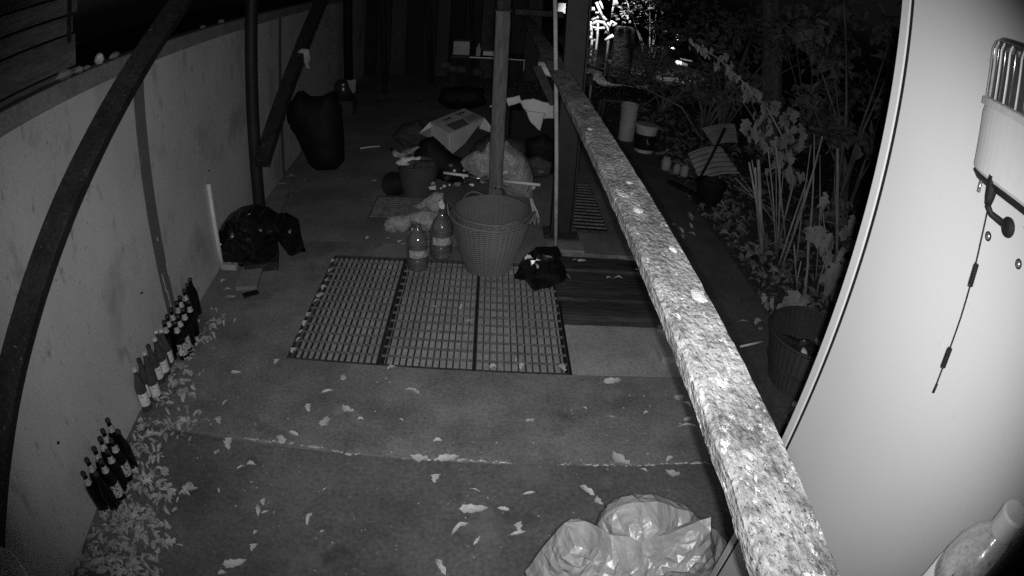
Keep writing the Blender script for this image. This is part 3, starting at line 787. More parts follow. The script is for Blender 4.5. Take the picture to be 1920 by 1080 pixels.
# ------------------------------------------------------------------ big basket (two nested) and the right-hand basket
def weave_basket(parent, name, m, r0, r1, h, z0=0, seg=90, rows=46, amp=.0028, rim=.011):
    mb = MB(); vs = []; fs = []
    prof = [(j/rows, 1) for j in range(rows+1)]
    def rr(t): return r0+(r1-r0)*(t**.85)
    for j in range(rows+1):
        for k in range(seg):
            t = j/rows; a_ = 2*math.pi*k/seg
            w_ = amp*(1 if ((k//2)+j) % 2 else -1)
            r_ = (rr(t)+w_)*(1+.025*t*noise.noise(Vector((math.cos(a_)*1.3, math.sin(a_)*1.3, r1*9))))
            vs.append((r_*math.cos(a_), r_*math.sin(a_), z0+h*t))
    base = len(vs)
    for j in range(rows+1):
        for k in range(seg):
            t = j/rows; a_ = 2*math.pi*k/seg
            w_ = amp*(1 if ((k//2)+j) % 2 else -1)
            r_ = (rr(t)-.007+w_)*(1+.025*t*noise.noise(Vector((math.cos(a_)*1.3, math.sin(a_)*1.3, r1*9))))
            vs.append((r_*math.cos(a_), r_*math.sin(a_), z0+h*t+(0.008 if j == 0 else 0)))
    for j in range(rows):
        for k in range(seg):
            k2 = (k+1) % seg
            fs.append((j*seg+k, j*seg+k2, (j+1)*seg+k2, (j+1)*seg+k))
            fs.append((base+j*seg+k2, base+j*seg+k, base+(j+1)*seg+k, base+(j+1)*seg+k2))
    fs.append(tuple(reversed(range(seg)))); fs.append(tuple(base+k for k in range(seg)))
    mb.add(vs, fs); mb.build(name, m, parent, smooth=False)
    mb = MB(); wf = lambda k: r1*(1+.025*noise.noise(Vector((math.cos(2*math.pi*k/72)*1.3, math.sin(2*math.pi*k/72)*1.3, r1*9)))); pts = [(wf(k)*math.cos(2*math.pi*k/72), wf(k)*math.sin(2*math.pi*k/72), z0+h+.006*noise.noise(Vector((math.cos(2*math.pi*k/72)*1.5, math.sin(2*math.pi*k/72)*1.5, 4)))) for k in range(73)]
    mb.tube(pts, rim, 8, False); mb.build('rim', m, parent, smooth=True)
def handle(parent, m, ang, r1, z, wd=.13, ht=.07, tilt=.02):
    pts = []
    for i in range(13):
        t = i/12; a_ = ang+(t-.5)*wd/r1
        pts.append(((r1+.012+tilt*math.sin(math.pi*t))*math.cos(a_), (r1+.012+tilt*math.sin(math.pi*t))*math.sin(a_), z+ht*math.sin(math.pi*t)))
    MB().tube(pts, .008, 8).build('handle', m, parent, smooth=True)
fr = PZ(918, 524); rc = PZ(921, 388, .45)
bx = Vector((rc.x*.98, rc.y, 0))
R1 = .292
t = empty('woven_basket', (bx.x, fr.y+.20, .005), label='big grey woven plastic basket standing on the gratings', cat='basket')
weave_basket(t, 'weave', m_basket, .175, R1, .425)
handle(t, m_basket, rad(172), R1, .42, .16, .06); handle(t, m_basket, rad(-8), R1, .42, .16, .06)
t2 = empty('woven_basket', (bx.x+.012, fr.y+.212, .05), label='second grey woven basket nested inside the big one', cat='basket')
weave_basket(t2, 'weave', m_basket, .165, R1-.012, .415)
handle(t2, m_basket, rad(-58), R1-.012, .405, .20, .035, .012); handle(t2, m_basket, rad(122), R1-.012, .405, .2, .04)
p = PZ(888, 497, .06)
t = empty('woven_basket', (2.03, 2.70, .07), label='dark woven basket of scraps between the beam and the white wall', cat='basket')
weave_basket(t, 'weave', m_basket_dark, .2, .30, .36)
for i, (x, y, z, s_, m) in enumerate([(*(PZ(px_, py_, .30)-Vector((2.03, 2.70, 0))).xy, .28, s__, m__) for px_, py_, s__, m__ in ((1478, 652, .032, m_white), (1508, 640, .04, m_chrome), (1508, 655, .025, m_white), (1537, 637, .03, m_film), (1496, 675, .025, m_white_dull))]):
    mb = MB().lathe([(s_*.2, -s_*.3), (s_, 0), (s_*.7, s_*.3), (s_*.1, s_*.5)], 9, Matrix.Translation((2.03+x, 2.70+y, z)) @ Matrix.Rotation(rnd.uniform(-1, 1), 4, 'X'))
    for v in mb.v: v += Vector((noise.noise(v*25), noise.noise(v*25+Vector((3, 0, 0))), noise.noise(v*25+Vector((0, 3, 0)))))*s_*.6
    o = mb.build('plastic_scrap', m, smooth=False, base=True); tag(o, 'crumpled shiny plastic scrap in the dark basket', 'scrap', 'scraps in the dark basket')
mb = MB().lathe([(.05, 0), (.26, .0), (.262, .02), (.1, .06)], 24, Matrix.Translation((2.03, 2.70, .22)))
for v in mb.v: v.z += .03*noise.noise(v*9)
o = mb.build('rubbish_fill', m_clutter, smooth=False, base=True); tag(o, 'dark rubbish filling the dark woven basket', 'rubbish')
a = PZ(1388, 650, .09); b_ = PZ(1432, 640, .09)
o = MB().tube([a, a.lerp(b_, .5), b_], .008, 8).build('pale_stick', m_white, smooth=True, base=True); tag(o, 'short white stick lying on the kerb before the dark basket', 'stick')
p = PZ(1472, 800, .07)
t = empty('crushed_bottle', (p.x, p.y, .07), .4, 'crushed clear plastic bottle on the kerb by the corner of the white wall', 'bottle')
mb = MB().lathe([(.03, 0), (.036, .01), (.034, .05), (.037, .09), (.03, .12), (.015, .15), (.013, .165)], 14)
for v in mb.v: v += Vector((noise.noise(v*30), noise.noise(v*30+Vector((4, 0, 0))), 0))*.014
mb.build('body', m_clear, t, smooth=False); MB().lathe([(.0155, .163), (.0155, .18), (.01, .182)], 14).build('cap', m_white, t)

# ------------------------------------------------------------------ two big clear water bottles
def water_bottle(px, py, h, r_, label):
    p = PZ(px, py, .005); p.y += r_*.7
    t = empty('water_bottle', (p.x, p.y, .004), .3, label, 'bottle')
    prof = [(r_*.75, 0), (r_*.98, .012)]
    for i in range(7):
        z = .03+i*(h*.52)/7
        prof += [(r_, z), (r_*.955, z+h*.026), (r_, z+h*.05)]
    prof += [(r_, h*.60), (r_*.93, h*.68), (r_*.72, h*.78), (r_*.42, h*.88), (r_*.27, h*.93), (r_*.26, h*.97)]
    inner = [(a_-.002, z) for a_, z in reversed(prof[1:])]+[(r_*.6, .006)]
    MB().lathe(prof+inner, 28, closed=True).build('body', m_clear, t, smooth=True)
    MB().lathe([(r_*.31, h*.955), (r_*.31, h*1.0), (r_*.25, h*1.005)], 20).build('cap', m_clear, t)
    lb = MB().lathe([(r_+.001, h*.34), (r_+.001, h*.5)], 18, None, False, (-2.6, .2)); lb.build('label', m_film, t, smooth=True)
    return t
water_bottle(782, 509, .36, .082, 'large clear water bottle standing on the gratings, nearer the camera')
water_bottle(826, 487, .39, .088, 'large clear water bottle tucked against the big basket')

# ------------------------------------------------------------------ soft things: bags, sacks, rags
p0 = PZ(440, 505, .06)
o = inflate('bin_bag', m_blackplastic, [(400, 455), (412, 425), (430, 402), (455, 386), (480, 383), (500, 388), (520, 400), (537, 398), (560, 412), (564, 440), (574, 472), (547, 473), (522, 450), (520, 480), (508, 507), (486, 505), (465, 495), (438, 497), (422, 505), (408, 485)], 4.06, .15, step=.036, seed=11, crumple=.11, freq=4.0, wob=.008, film=True, smooth=False)
tag(o, 'shiny black bin bag slumped on planks at the foot of the round post', 'bag')
a = PZ(462, 545); b_ = PZ(527, 362)
M, L = ortho(a, b_)
o = MB().box((-.085, -.0, 0), (.085, .035, L), M).build('plank', m_carton_mid, bevel=.004, base=True); o.location.z = .0; tag(o, 'wooden plank on the floor running under the bin bag towards the far end', 'plank')
a = PZ(412, 506); 
o = MB().box((-2.06, 3.86, .0), (-1.92, 4.05, .05)).build('foam_tray', m_white_dull, bevel=.008, base=True); tag(o, 'small pale foam tray sticking out under the bin bag', 'tray')
o = MB().box((-1.88, 3.86, .001), (-1.60, 4.15, .07)).build('wood_offcut', m_wood_dark, bevel=.004, base=True); o.rotation_euler.z = .3; tag(o, 'short timber offcut under the front of the bin bag', 'timber')
p = PZ(470, 552)
o = MB().box((-.06, -.03, 0), (.06, .03, .012)).build('black_scrap', m_black, bevel=.002); o.location = p; o.rotation_euler.z = .6; tag(o, 'small flat black scrap on the floor before the plank', 'scrap')
a = PW(391, 345, .02); b_ = PW(407, 447, .02)
o = MB().tube([a, b_, b_+(b_-a)*.6], .019, 12).build('wall_pipe', m_white, smooth=True, base=True); tag(o, 'short white plastic pipe fixed upright on the plastered wall', 'pipe')

o = inflate('leaning_sack', m_black, [(537, 205), (545, 190), (558, 172), (568, 169), (582, 180), (603, 180), (625, 170), (640, 200), (645, 260), (646, 300), (630, 318), (595, 322), (580, 308), (560, 265), (540, 230)], 6.25, .2, seed=5, crumple=.02, freq=4, wob=.008)
tag(o, 'tall black sack leaning at the wall behind the round post', 'sack')

# far crate with pot
q = PZ(640, 217); Yk = q.y
c0, c1 = PY(622, 215, Yk), PY(661, 190, Yk)
o = MB().box((c0.x, Yk, 0), (c1.x, Yk+.35, c1.z)).build('far_crate', m_dim, bevel=.01, base=True); tag(o, 'dim wooden crate under the dark pot at the far left', 'crate')
pc = PY(638, 190, Yk); rp = (PY(655, 190, Yk).x-PY(621, 190, Yk).x)/2; hp = PY(638, 153, Yk).z-pc.z
o = MB().lathe([(rp*.8, 0), (rp, .03), (rp, hp*.75), (rp*.9, hp*.8), (rp*.95, hp*.85), (rp*.5, hp), (.02, hp*1.02)], 24, Matrix.Translation((pc.x, Yk+.18, c1.z))).build('cooking_pot', mat('dark pot enamel', .035, .25, .2, 4, 50, .1, 0, spec=.6), smooth=True, base=True); tag(o, 'dark round cooking pot standing on the far crate', 'pot')
o = inflate('draped_rag', m_rag, [(650, 150), (668, 148), (667, 172), (661, 176), (655, 165)], Yk+.02, .02, seed=8); tag(o, 'grey rag hanging at the side of the far cooking pot', 'rag')

# carton
zt = .44
A, B, C_, D = [PZ(x, y, zt) for x, y in ((806, 229), (870.5, 203), (908, 221), (843, 251))]
t = empty('carton', (D.x, D.y, zt-.26), label='pale upturned cardboard box with handwriting on top, on the rubbish heap', cat='box')
O = t.location
def quad(name, pts, m, solid=.005, n=1):
    mb = MB(); mb.add([Vector(p)-O for p in pts], [(0, 1, 2, 3)]); return mb.build(name, m, t, solid=solid)
dn = Vector((0, 0, -.26))
C2 = A+ (C_-D); C3 = B  # keep the true top outline
quad('top_panel', [A, D, C_, B], m_carton)
quad('side_panel', [A+Vector((.006, .006, 0)), A+dn*.62, D+dn*1.0, D], m_carton); quad('side_panel', [D, D+dn, D.lerp(C_, .42)+dn*.78, C_], m_carton)
quad('side_panel', [B, C_, C_+dn*.5, B+dn*.5], m_carton); quad('side_panel', [A, B, B+dn*.5, A+dn*.5], m_carton)
fl = PY(786, 250.5, A.y); quad('flap', [A, PY(786, 250, A.y-.02), PY(806, 259, D.y+.02), D.lerp(A, .92)+Vector((0, 0, -.05))], m_carton)
quad('flap', [C_, PY(920, 236, C_.y), PY(919, 248, C_.y-.03), C_.lerp(D, .15)+Vector((0, 0, -.1))], m_carton)
up = Vector((0, 0, .004))
def onTop(u, v): return A.lerp(D, v).lerp(B.lerp(C_, v), u)+up
quad('tape', [onTop(.16, .5), onTop(.16, .97), onTop(.55, .97), onTop(.62, .55)], m_tape, .001)
quad('tape', [onTop(.66, .52), onTop(.6, .9), onTop(.95, .86), onTop(.97, .5)], mat('pale tape', .5, .4, .1, 5, 60, .1, .02), .001)
mb = MB()
def stroke(pts, w_=.0028):
    mb.tube([onTop(u, v)+Vector((0, 0, .002)) - O for u, v in pts], w_, 5)
r_ = random.Random(4)
for (u0, n, seg) in ((.24, 4, .055), (.64, 4, .055)):
    for k in range(n):
        u = u0+k*seg
        f_ = [(.0, .30), (.004, .17), (.022, .15), (.03, .22), (.03, .30), (.045, .30), (.05, .20)] if k % 2 == 0 else [(0, .20), (.01, .30), (.028, .30), (.034, .20), (.02, .16), (.016, .25), (.045, .27)]
        stroke([(u+a_*1.05, b2+r_.uniform(-.015, .015)) for a_, b2 in f_])
stroke([(.245, .36), (.26, .40), (.28, .36)]); stroke([(.68, .37), (.72, .40)]); stroke([(.655, .10), (.70, .06)])
hwr = mb.build('handwriting', m_ink, t, smooth=True); hwr['kind'] = 'stuff'

# rubbish heap pieces
def soft(name, m, poly, Y, dep, seed, label, cat, crumple=.015, freq=8, wob=.006, **k):
    o = inflate(name, m, poly, Y, dep, seed=seed, crumple=crumple, freq=freq, wob=wob, **k); return tag(o, label, cat)
soft('plastic_sack', m_film, [(935, 345), (925, 300), (930, 272), (950, 262), (962, 275), (978, 285), (992, 302), (1001, 330), (1002, 352), (998, 375), (975, 372), (950, 368)], 5.75, .16, 21, 'milky plastic sack bulging to the right behind the column', 'sack', .03, 6)
soft('plastic_sack', m_film, [(862, 302), (878, 288), (892, 280), (903, 284), (918, 262), (925, 300), (924, 335), (900, 338), (880, 325), (868, 318)], 5.62, .07, 22, 'crumpled grey plastic wrapping left of the column', 'wrapping', .03, 9)
soft('dark_bag', m_clutter, [(880, 285), (890, 268), (915, 252), (950, 255), (985, 265), (990, 290), (960, 300), (900, 300)], 6.15, .12, 23, 'dull dark bag under the carton behind the column', 'bag', .02)
soft('dark_bag', m_black, [(985, 262), (1020, 250), (1050, 270), (1040, 325), (1015, 333), (1000, 315), (985, 285)], 6.4, .12, 24, 'black bag right of the milky sack', 'bag', .02)
soft('dark_bag', m_black, [(770, 298), (790, 262), (812, 255), (850, 290), (880, 300), (890, 330), (850, 345), (800, 330)], 6.0, .14, 25, 'black bag in the heap beneath the carton', 'bag', .02)
soft('dark_bag', m_clutter, [(735, 255), (755, 232), (785, 225), (805, 245), (800, 275), (760, 280)], 7.2, .12, 26, 'dim bag on the floor behind the carton', 'bag', .02)
soft('torn_sheet', m_clutter, [(985, 300), (1010, 290), (1036, 305), (1030, 330), (1000, 335)], 5.9, .08, 28, 'dull dark crumpled sheet at the foot of the steel post', 'sheet', .02)
# bin with crumpled carton on top
c0, c1 = PY(952, 300, 6.6), PY(1046, 200, 6.6)
o = MB().box((c0.x, 6.55, 0), (c1.x, 7.1, c1.z-.06)).build('dark_bin', m_black, bevel=.02, base=True); tag(o, 'black box bin under the torn pale cardboard', 'bin')
a_ = empty('torn_carton', PY(1000, 215, 6.5), label='torn pale cardboard lying over the black bin right of the column', cat='cardboard')
for poly, yy, sd_, nm in (([(948, 184), (975, 178), (978, 192), (953, 199)], 6.5, 31, 'flap'), ([(972, 188), (1000, 184), (1043, 196), (1043, 223), (1010, 224), (985, 210)], 6.5, 32, 'panel'), ([(985, 206), (1022, 212), (1013, 247), (1003, 238), (992, 226)], 6.44, 33, 'hanging_panel')):
    inflate(nm, m_carton, poly, yy, .012, seed=sd_, crumple=.012, freq=7, parent=a_, wob=.006)
a = PY(1006, 124, 6.9); b_ = PY(1040, 196, 6.3)
M, L = ortho(a, b_, (0, -.6, 1)); o = MB().box((-.05, -.012, 0), (.05, .012, L), M).build('loose_plank', m_column, bevel=.003, base=True); tag(o, 'short grey plank leaning under the lichened beam', 'plank')
# bucket, lying basket
pb = PZ(780, 376); rb = .19
t = empty('dark_bucket', (pb.x, pb.y+rb*.8, 0), label='dark plastic bucket with rags thrown over its rim', cat='bucket')
MB().lathe([(rb*.8, 0), (rb*.82, .01), (rb*.93, .16), (rb*.95, .165), (rb*1.02, .31), (rb*1.05, .315), (rb*1.05, .335), (rb*.99, .335), (rb*.8, .02)], 32).build('body', mat('dark bucket plastic', .07, .6, .15, 4, 50, .1, .03), t, smooth=False)
soft('tossed_rag', m_rag, [(735, 290), (731, 277), (738, 281), (752, 286), (765, 278), (778, 275), (796, 266), (785, 278), (770, 290), (760, 296), (745, 298)], pb.y+.1, .07, 41, 'dirty rag lying over the far side of the dark bucket', 'rag', .05, 12, .02, film=True, step=.02)
soft('tossed_rag', m_rag_white, [(738, 306), (750, 298), (754, 292), (765, 294), (780, 296), (797, 287), (790, 299), (778, 301), (765, 303), (768, 310), (748, 311)], pb.y-.04, .06, 42, 'twisted white rag on the rim of the dark bucket', 'rag', .05, 14, .02, film=True, step=.016)
soft('dark_bag', m_clutter, [(770, 320), (780, 300), (815, 300), (825, 322), (800, 330)], 5.62, .06, 43, 'dark bag stuffed in the dark bucket', 'bag')
p = PZ(735, 377)
t = empty('tipped_pot', (p.x, p.y+.12, 0.125), label='small black pot lying on its side left of the dark bucket', cat='pot')
Mx = Matrix.Rotation(rad(80), 4, 'X') @ Matrix.Rotation(rad(14), 4, 'Z')
Mx = Matrix.Rotation(rad(-18), 4, 'Z') @ Matrix.Rotation(rad(78), 4, 'X')
MB().lathe([(.07, -.18), (.085, -.17), (.12, .0), (.128, .0), (.128, .012), (.115, .012), (.08, -.16)], 28, Mx).build('body', m_black, t, smooth=True)
# rag pile
soft('rag_heap', m_rag, [(718, 420), (728, 405), (745, 404), (770, 400), (776, 408), (770, 425), (758, 440), (735, 438), (722, 432)], 4.72, .07, 51, 'striped pale rag on the floor left of the water bottles', 'rag', .02, 9)
soft('rag_heap', m_rag, [(775, 385), (795, 372), (815, 360), (832, 362), (834, 385), (826, 400), (810, 402), (795, 395), (782, 392)], 5.0, .06, 52, 'crumpled grey cloth between the dark bucket and the big basket', 'rag', .03, 9)
soft('rag_heap', m_rag, [(765, 402), (790, 392), (815, 398), (832, 398), (828, 425), (812, 432), (795, 436), (780, 425)], 4.75, .07, 53, 'dirty cloth bunched behind the two water bottles', 'rag', .035, 9)
soft('white_scrap', m_rag_white, [(820, 380), (829, 371), (836, 385), (831, 398), (824, 390)], 4.8, .02, 54, 'white paper scrap beside the rim of the big basket', 'paper')
soft('foam_cup', m_rag_white, [(802, 350), (818, 347), (818, 356), (806, 357)], 5.2, .02, 55, 'small white foam piece below the white tube', 'foam')
a, b_ = PY(832, 324, 5.35), PY(878, 330, 5.3)
o = MB().tube([a, b_], .014, 10).build('white_tube', m_white, smooth=True, base=True); tag(o, 'white tube lying on the heap left of the column', 'tube')
a, b_ = PY(880, 330, 5.28), PY(914, 332, 5.28)
o = MB().tube([a, a.lerp(b_, .5)+Vector((0, 0, -.02)), b_+Vector((0, 0, .0))], .009, 8).build('wire_loop', m_chrome, smooth=True, base=True); tag(o, 'bent shiny wire in front of the crumpled wrapping', 'wire')
a, b_ = PY(945, 340, 5.3), PY(1013, 347, 5.2)
o = MB().tube([a, b_], .014, 10).build('pale_stick', m_carton, smooth=True, base=True); tag(o, 'pale stick lying across the milky sack', 'stick')
soft('white_scrap', m_rag_white, [(940, 322), (953, 318), (953, 325), (942, 328)], 5.55, .01, 57, 'white scrap stuck on the milky sack by the column', 'paper')
for i, (x, y, yy) in enumerate(((870, 320, 5.4), (852, 320, 5.5), (843, 347, 5.2), (833, 349, 5.2), (882, 346, 5.1), (921, 199, 6.5), (869, 333, 5.3), (886, 347, 5.1), (827, 353, 5.2))):
    p = PY(x, y, yy); s_ = .012+.006*(i % 2)
    o = MB().lathe([(s_*.3, -s_*.8), (s_, -s_*.2), (s_*.9, s_*.4), (s_*.2, s_*.8)], 8, Matrix.Translation(p)).build('foam_bead', m_white, smooth=True, base=True); tag(o, 'small white crumb of foam in the rubbish heap', 'foam', 'foam crumbs in the heap')
rs = random.Random(88)
for i, (x, y, Y, sz, m) in enumerate(((772, 284, 6.1, 9, m_rag), (800, 332, 5.5, 8, m_carton_mid), (812, 344, 5.3, 7, m_rag), (790, 342, 5.4, 7, m_clutter), (858, 346, 5.3, 9, m_rag), (905, 342, 5.2, 8, m_film), (934, 352, 5.2, 7, m_rag), (1008, 302, 6.0, 9, m_film), (1014, 322, 5.8, 7, m_carton_mid), (700, 392, 5.2, 6, m_rag), (738, 424, 4.7, 8, m_rag), (776, 432, 4.55, 8, m_rag_white), (812, 408, 4.7, 9, m_rag), (757, 408, 4.8, 8, m_carton_mid), (846, 310, 5.7, 8, m_film), (838, 335, 5.4, 10, m_clutter), (872, 340, 5.35, 9, m_clutter), (818, 365, 5.05, 8, m_rag_white), (1000, 352, 5.5, 7, m_rag_white))):
    poly = [(x+sz*rs.uniform(.5, 1.25)*math.cos(6.283*k/7), y+sz*.7*rs.uniform(.45, 1.2)*math.sin(6.283*k/7)) for k in range(7)]
    o = inflate('crumpled_scrap', m, poly, Y, .03, seed=140+i, crumple=.04, freq=14, wob=.01, film=True, step=.016, smooth=False)
    kind_ = {m_rag.name: 'dirty grey cloth', m_rag_white.name: 'white paper', m_film.name: 'milky film', m_clutter.name: 'dark film', m_carton_mid.name: 'brown card'}[m.name]
    place_ = 'by the dark bucket' if x < 830 and y < 360 else 'behind the water bottles' if x < 830 else 'left of the column' if x < 925 else 'by the milky sack'
    tag(o, 'crumpled scrap of %s in the rubbish heap %s' % (kind_, place_), 'scrap', 'scraps in the rubbish heap')
# hanging bunch on the basket's right handle
mb = MB()
for i in range(7):
    a = PY(995+rnd.uniform(-3, 3), 372, 4.35); b_ = PY(1005+rnd.uniform(-9, 8), 425+rnd.uniform(-12, 8), 4.25); mb.tube([a, a.lerp(b_, .5)+Vector((rnd.uniform(0, .03), -.02, 0)), b_], .005, 6)
o = mb.build('tied_strips', m_rag, smooth=True, base=True); tag(o, 'bunch of pale strips tied to the right handle of the big basket', 'strips')

# small black bag by the pit
soft('carrier_bag', m_blackplastic, [(963, 517), (975, 492), (990, 474), (1008, 463), (1045, 461), (1052, 478), (1047, 486), (1058, 502), (1064, 516), (1055, 531), (1022, 540), (1000, 546), (984, 524), (966, 524)], 3.72, .09, 61, 'black carrier bag with leaves on it beside the pit', 'bag', .07, 6, .015, film=True, smooth=False, step=.035)

# ------------------------------------------------------------------ silver sack in front, pale sack bottom left
sk = [(990, 1085), (1010, 1060), (1035, 1035), (1060, 1012), (1085, 1008), (1110, 1004), (1120, 990), (1135, 962), (1150, 953), (1190, 942), (1232, 939), (1262, 950), (1300, 962), (1325, 985), (1345, 995), (1365, 1020), (1362, 1060), (1370, 1130), (1340, 1220), (1050, 1220), (975, 1130)]
o = inflate('silver_sack', m_silver, sk, 1.28, .22, step=.024, seed=71, crumple=.09, freq=4.0, wob=.010, floor=0.0, film=True, smooth=False)
tag(o, 'crumpled silvery sack standing on the floor in front of the camera', 'sack')
lowz = min(v.co.z for v in o.data.vertices)
o = inflate('silver_sack_fold', m_silver, [(985, 1090), (1030, 1042), (1062, 1012), (1100, 1010), (1150, 1030), (1205, 1037), (1260, 1028), (1320, 1005), (1340, 1000), (1350, 1100), (1200, 1180), (1020, 1160)], 1.10, .10, step=.022, seed=77, crumple=.08, freq=4.5, wob=.008, lean=.1, film=True, smooth=False)
o.name = 'silver_sack'; tag(o, 'nearer crumpled silvery sack overlapping the one behind it', 'sack')
t = empty('plastic_drum', (-1.55, .35, 0), label='pale plastic drum whose rounded top shows in the bottom left corner', cat='drum')
MB().lathe([(.19, 0), (.205, .02), (.215, .30), (.222, .31), (.222, .34), (.215, .35), (.215, .70), (.208, .745), (.195, .765)], 40).build('body', m_white, t, smooth=True)
MB().lathe([(.222, .755), (.224, .785), (.215, .80), (.15, .806), (.01, .808)], 40).build('lid', m_white, t, smooth=True)

# ------------------------------------------------------------------ things along the kerb and in the garden
def pail(px, py, Y, r_, h, m, label, lid=None, band=None):
    c_ = PY(px, py, Y); z0 = 0.07
    t = empty('pail', (c_.x, Y+r_, z0), -1.4, label, 'pail')
    MB().lathe([(r_*.85, 0), (r_*.87, .01), (r_*.98, h*.9), (r_*1.05, h*.9), (r_*1.05, h), (r_*.95, h), (r_*.8, .02)], 28).build('body', m, t)
    if lid: MB().lathe([(r_*1.08, h*.93), (r_*1.08, h*1.02), (r_*.9, h*1.035), (.01, h*1.035)], 28).build('lid', m_white_dull, t)
    if band:
        bnd = MB().lathe([(r_*.885, h*.12), (r_*.985, h*.68)], 28, None, False).build('printed_band', m_black, t)
        mb = MB()
        for (y0, y1, z0_, z1_) in ((-.035, -.027, .40, .62), (-.020, -.012, .34, .64), (-.012, .008, .58, .64), (-.012, .008, .47, .52), (.006, .013, .50, .62), (.004, .012, .34, .48)):
            for kk in range(2):
                rr_ = r_*.985+.003
                mb.box((rr_-.004-.02*(1-(z0_+z1_)/2), y0, h*z0_), (rr_-.02*(1-(z0_+z1_)/2), y1, h*z1_))
        mb.build('lettering', m_white, bnd)
    return t
pail(1210, 300, 7.25, .145, .36, m_white_dull, 'white paint pail with a dark printed band, nearest on the kerb', True, True)
pail(1176, 270, 7.75, .12, .52, m_white_dull, 'taller white pail behind the printed paint pail', False)
c_ = PY(1152, 205, 8.3)
t = empty('stool', (c_.x, 8.4, .0), label='low dim plastic stool behind the white pails', cat='stool')
MB().box((-.2, -.15, .50), (.2, .15, .54)).build('seat', m_dim, t, bevel=.01)
for sx_, sy_ in ((-1, -1), (1, -1), (-1, 1), (1, 1)): MB().tube([(sx_*.2, sy_*.15, 0), (sx_*.16, sy_*.12, .5)], .025, 8).build('leg', m_dim, t)
# corrugated sheets
def corr(corners, n, amp, label, arch, seed):
    o = sheet('corrugated_sheet', m_corr, corners, 40, 60, .004, 6, seed, .007, lambda u, v: amp*math.sin(v*n*6.283)+arch*math.sin(math.pi*u)*.6)
    return tag(o, label, 'sheet')
corr([PY(1290, 287, 6.9), PY(1352, 274, 7.0), PY(1388, 326, 6.5), PY(1312, 338, 6.4)], 6, .012, 'curved corrugated sheet leaning over the black pot in the garden', -.07, 3)
corr([PY(1316, 240, 8.2), PY(1378, 232, 8.2), PY(1384, 268, 7.9), PY(1338, 272, 7.9)], 6, .014, 'second corrugated sheet farther back in the garden', -.06, 4)
p = PZ(1335, 392, .0)
t = empty('plant_pot', (p.x, p.y+.15, soil_z(p.x, p.y+.15)-.02), label='black plant pot standing on the soil beside the kerb', cat='pot')
MB().lathe([(.12, 0), (.125, .01), (.165, .27), (.18, .27), (.18, .30), (.165, .30), (.12, .04)], 26).build('body', m_black, t, smooth=False)
MB().lathe([(.16, .25), (.08, .27), (.01, .28)], 20).build('soil_fill', m_soil, t)
o = MB().tube([PY(1312, 335, 6.2), PY(1336, 290, 6.3), PY(1360, 240, 6.4)], .016, 8).build('garden_stake', m_black, smooth=True, base=True); tag(o, 'thin black stake slanting across the corrugated sheets', 'stake')
for i, (x, y, s_, lab) in enumerate(((1248, 318, .06, 'small pale jar standing on the kerb before the stake'), (1268, 325, .045, 'smaller pale jar beside the first on the kerb'), (1282, 330, .05, 'stubby pale jar next to the pile of pots on the kerb'))):
    p = PZ(x, y, .07)
    o = MB().lathe([(s_*.8, 0), (s_, .01), (s_, s_*2), (s_*.7, s_*2.4), (s_*.7, s_*2.8), (s_*.6, s_*2.8)], 16, Matrix.Translation((p.x, p.y, .07))).build('jar', m_corr, smooth=True, base=True); tag(o, lab, 'jar')
M, L = ortho(PZ(1255, 340, .1), PZ(1318, 372, .1)); o = MB().box((-.03, -.02, 0), (.03, .02, L), M).build('dark_stick', m_black, base=True); tag(o, 'dark stick lying on the edge of the kerb before the black pot', 'stick')

# ------------------------------------------------------------------ leaves
def leaf_mesh(name, L, Wd, curl, foldk, seed, lobes=0.0, ragged=.28):
    r_ = random.Random(seed); n = 8; bend = r_.uniform(-.16, .16)
    vs = []; fs = []
    for i in range(n+1):
        t = i/n
        w_ = Wd*math.sin(math.pi*min(1, t**.75+.001))**.8*(1+lobes*math.sin(t*19))*r_.uniform(1-ragged, 1+ragged)
        if i in (0, n): w_ = .001
        z = curl*L*(math.sin(t*math.pi)*.6+.25*t*t)*r_.uniform(.8, 1.1)
        tw = .5*math.sin(t*3+seed)*curl
        x = L*(t-.5); yb = bend*L*math.sin(math.pi*t)
        wl, wr = r_.uniform(.55, 1.15), r_.uniform(.7, 1.2)
        for s_ in (-1, -.5, 0, .5, 1):
            vs.append((x+.06*L*abs(s_)*(.5-t)+.02*L*r_.uniform(-1, 1), yb+s_*w_/2*(1-foldk*.3)*(wl if s_ < 0 else wr), z+foldk*abs(s_)**1.4*w_*.5*(1+.4*s_*math.sin(seed))+tw*s_*w_+.006*L*r_.uniform(-1, 1)))
    for i in range(n):
        for k in range(4): q = i*5+k; fs.append((q, q+5, q+6, q+1))
    b0 = len(vs); a_ = Vector(vs[2]); st = .25*L
    vs += [(a_.x, -.0012, a_.z), (a_.x, .0012, a_.z), (a_.x-st, .0012+.1*st, a_.z+.02*L), (a_.x-st, -.0012+.1*st, a_.z+.02*L)]
    fs.append((b0, b0+1, b0+2, b0+3))
    mz = min(v[2] for v in vs); vs = [(x, y, z-mz) for x, y, z in vs]
    return vs, fs
LV = []
for i, (Wd, curl, fk, lob) in enumerate(((.42, .16, .30, 0), (.52, .10, .2, .07), (.34, .3, .6, .05), (.74, .08, .15, .09), (.40, .38, .4, .10), (.55, .22, .6, .08), (.24, .14, .6, 0), (.46, .5, .7, .1), (.6, .3, .9, .06), (.5, .2, .35, .12))):
    vs, fs = leaf_mesh('leaf', 1.0, Wd, curl, fk, i+1, lob)
    LV.append((vs, fs))
LM = [newmesh('leaf', v, f, True) for v, f in LV]
for me in LM: me.materials.append(m_leaf)
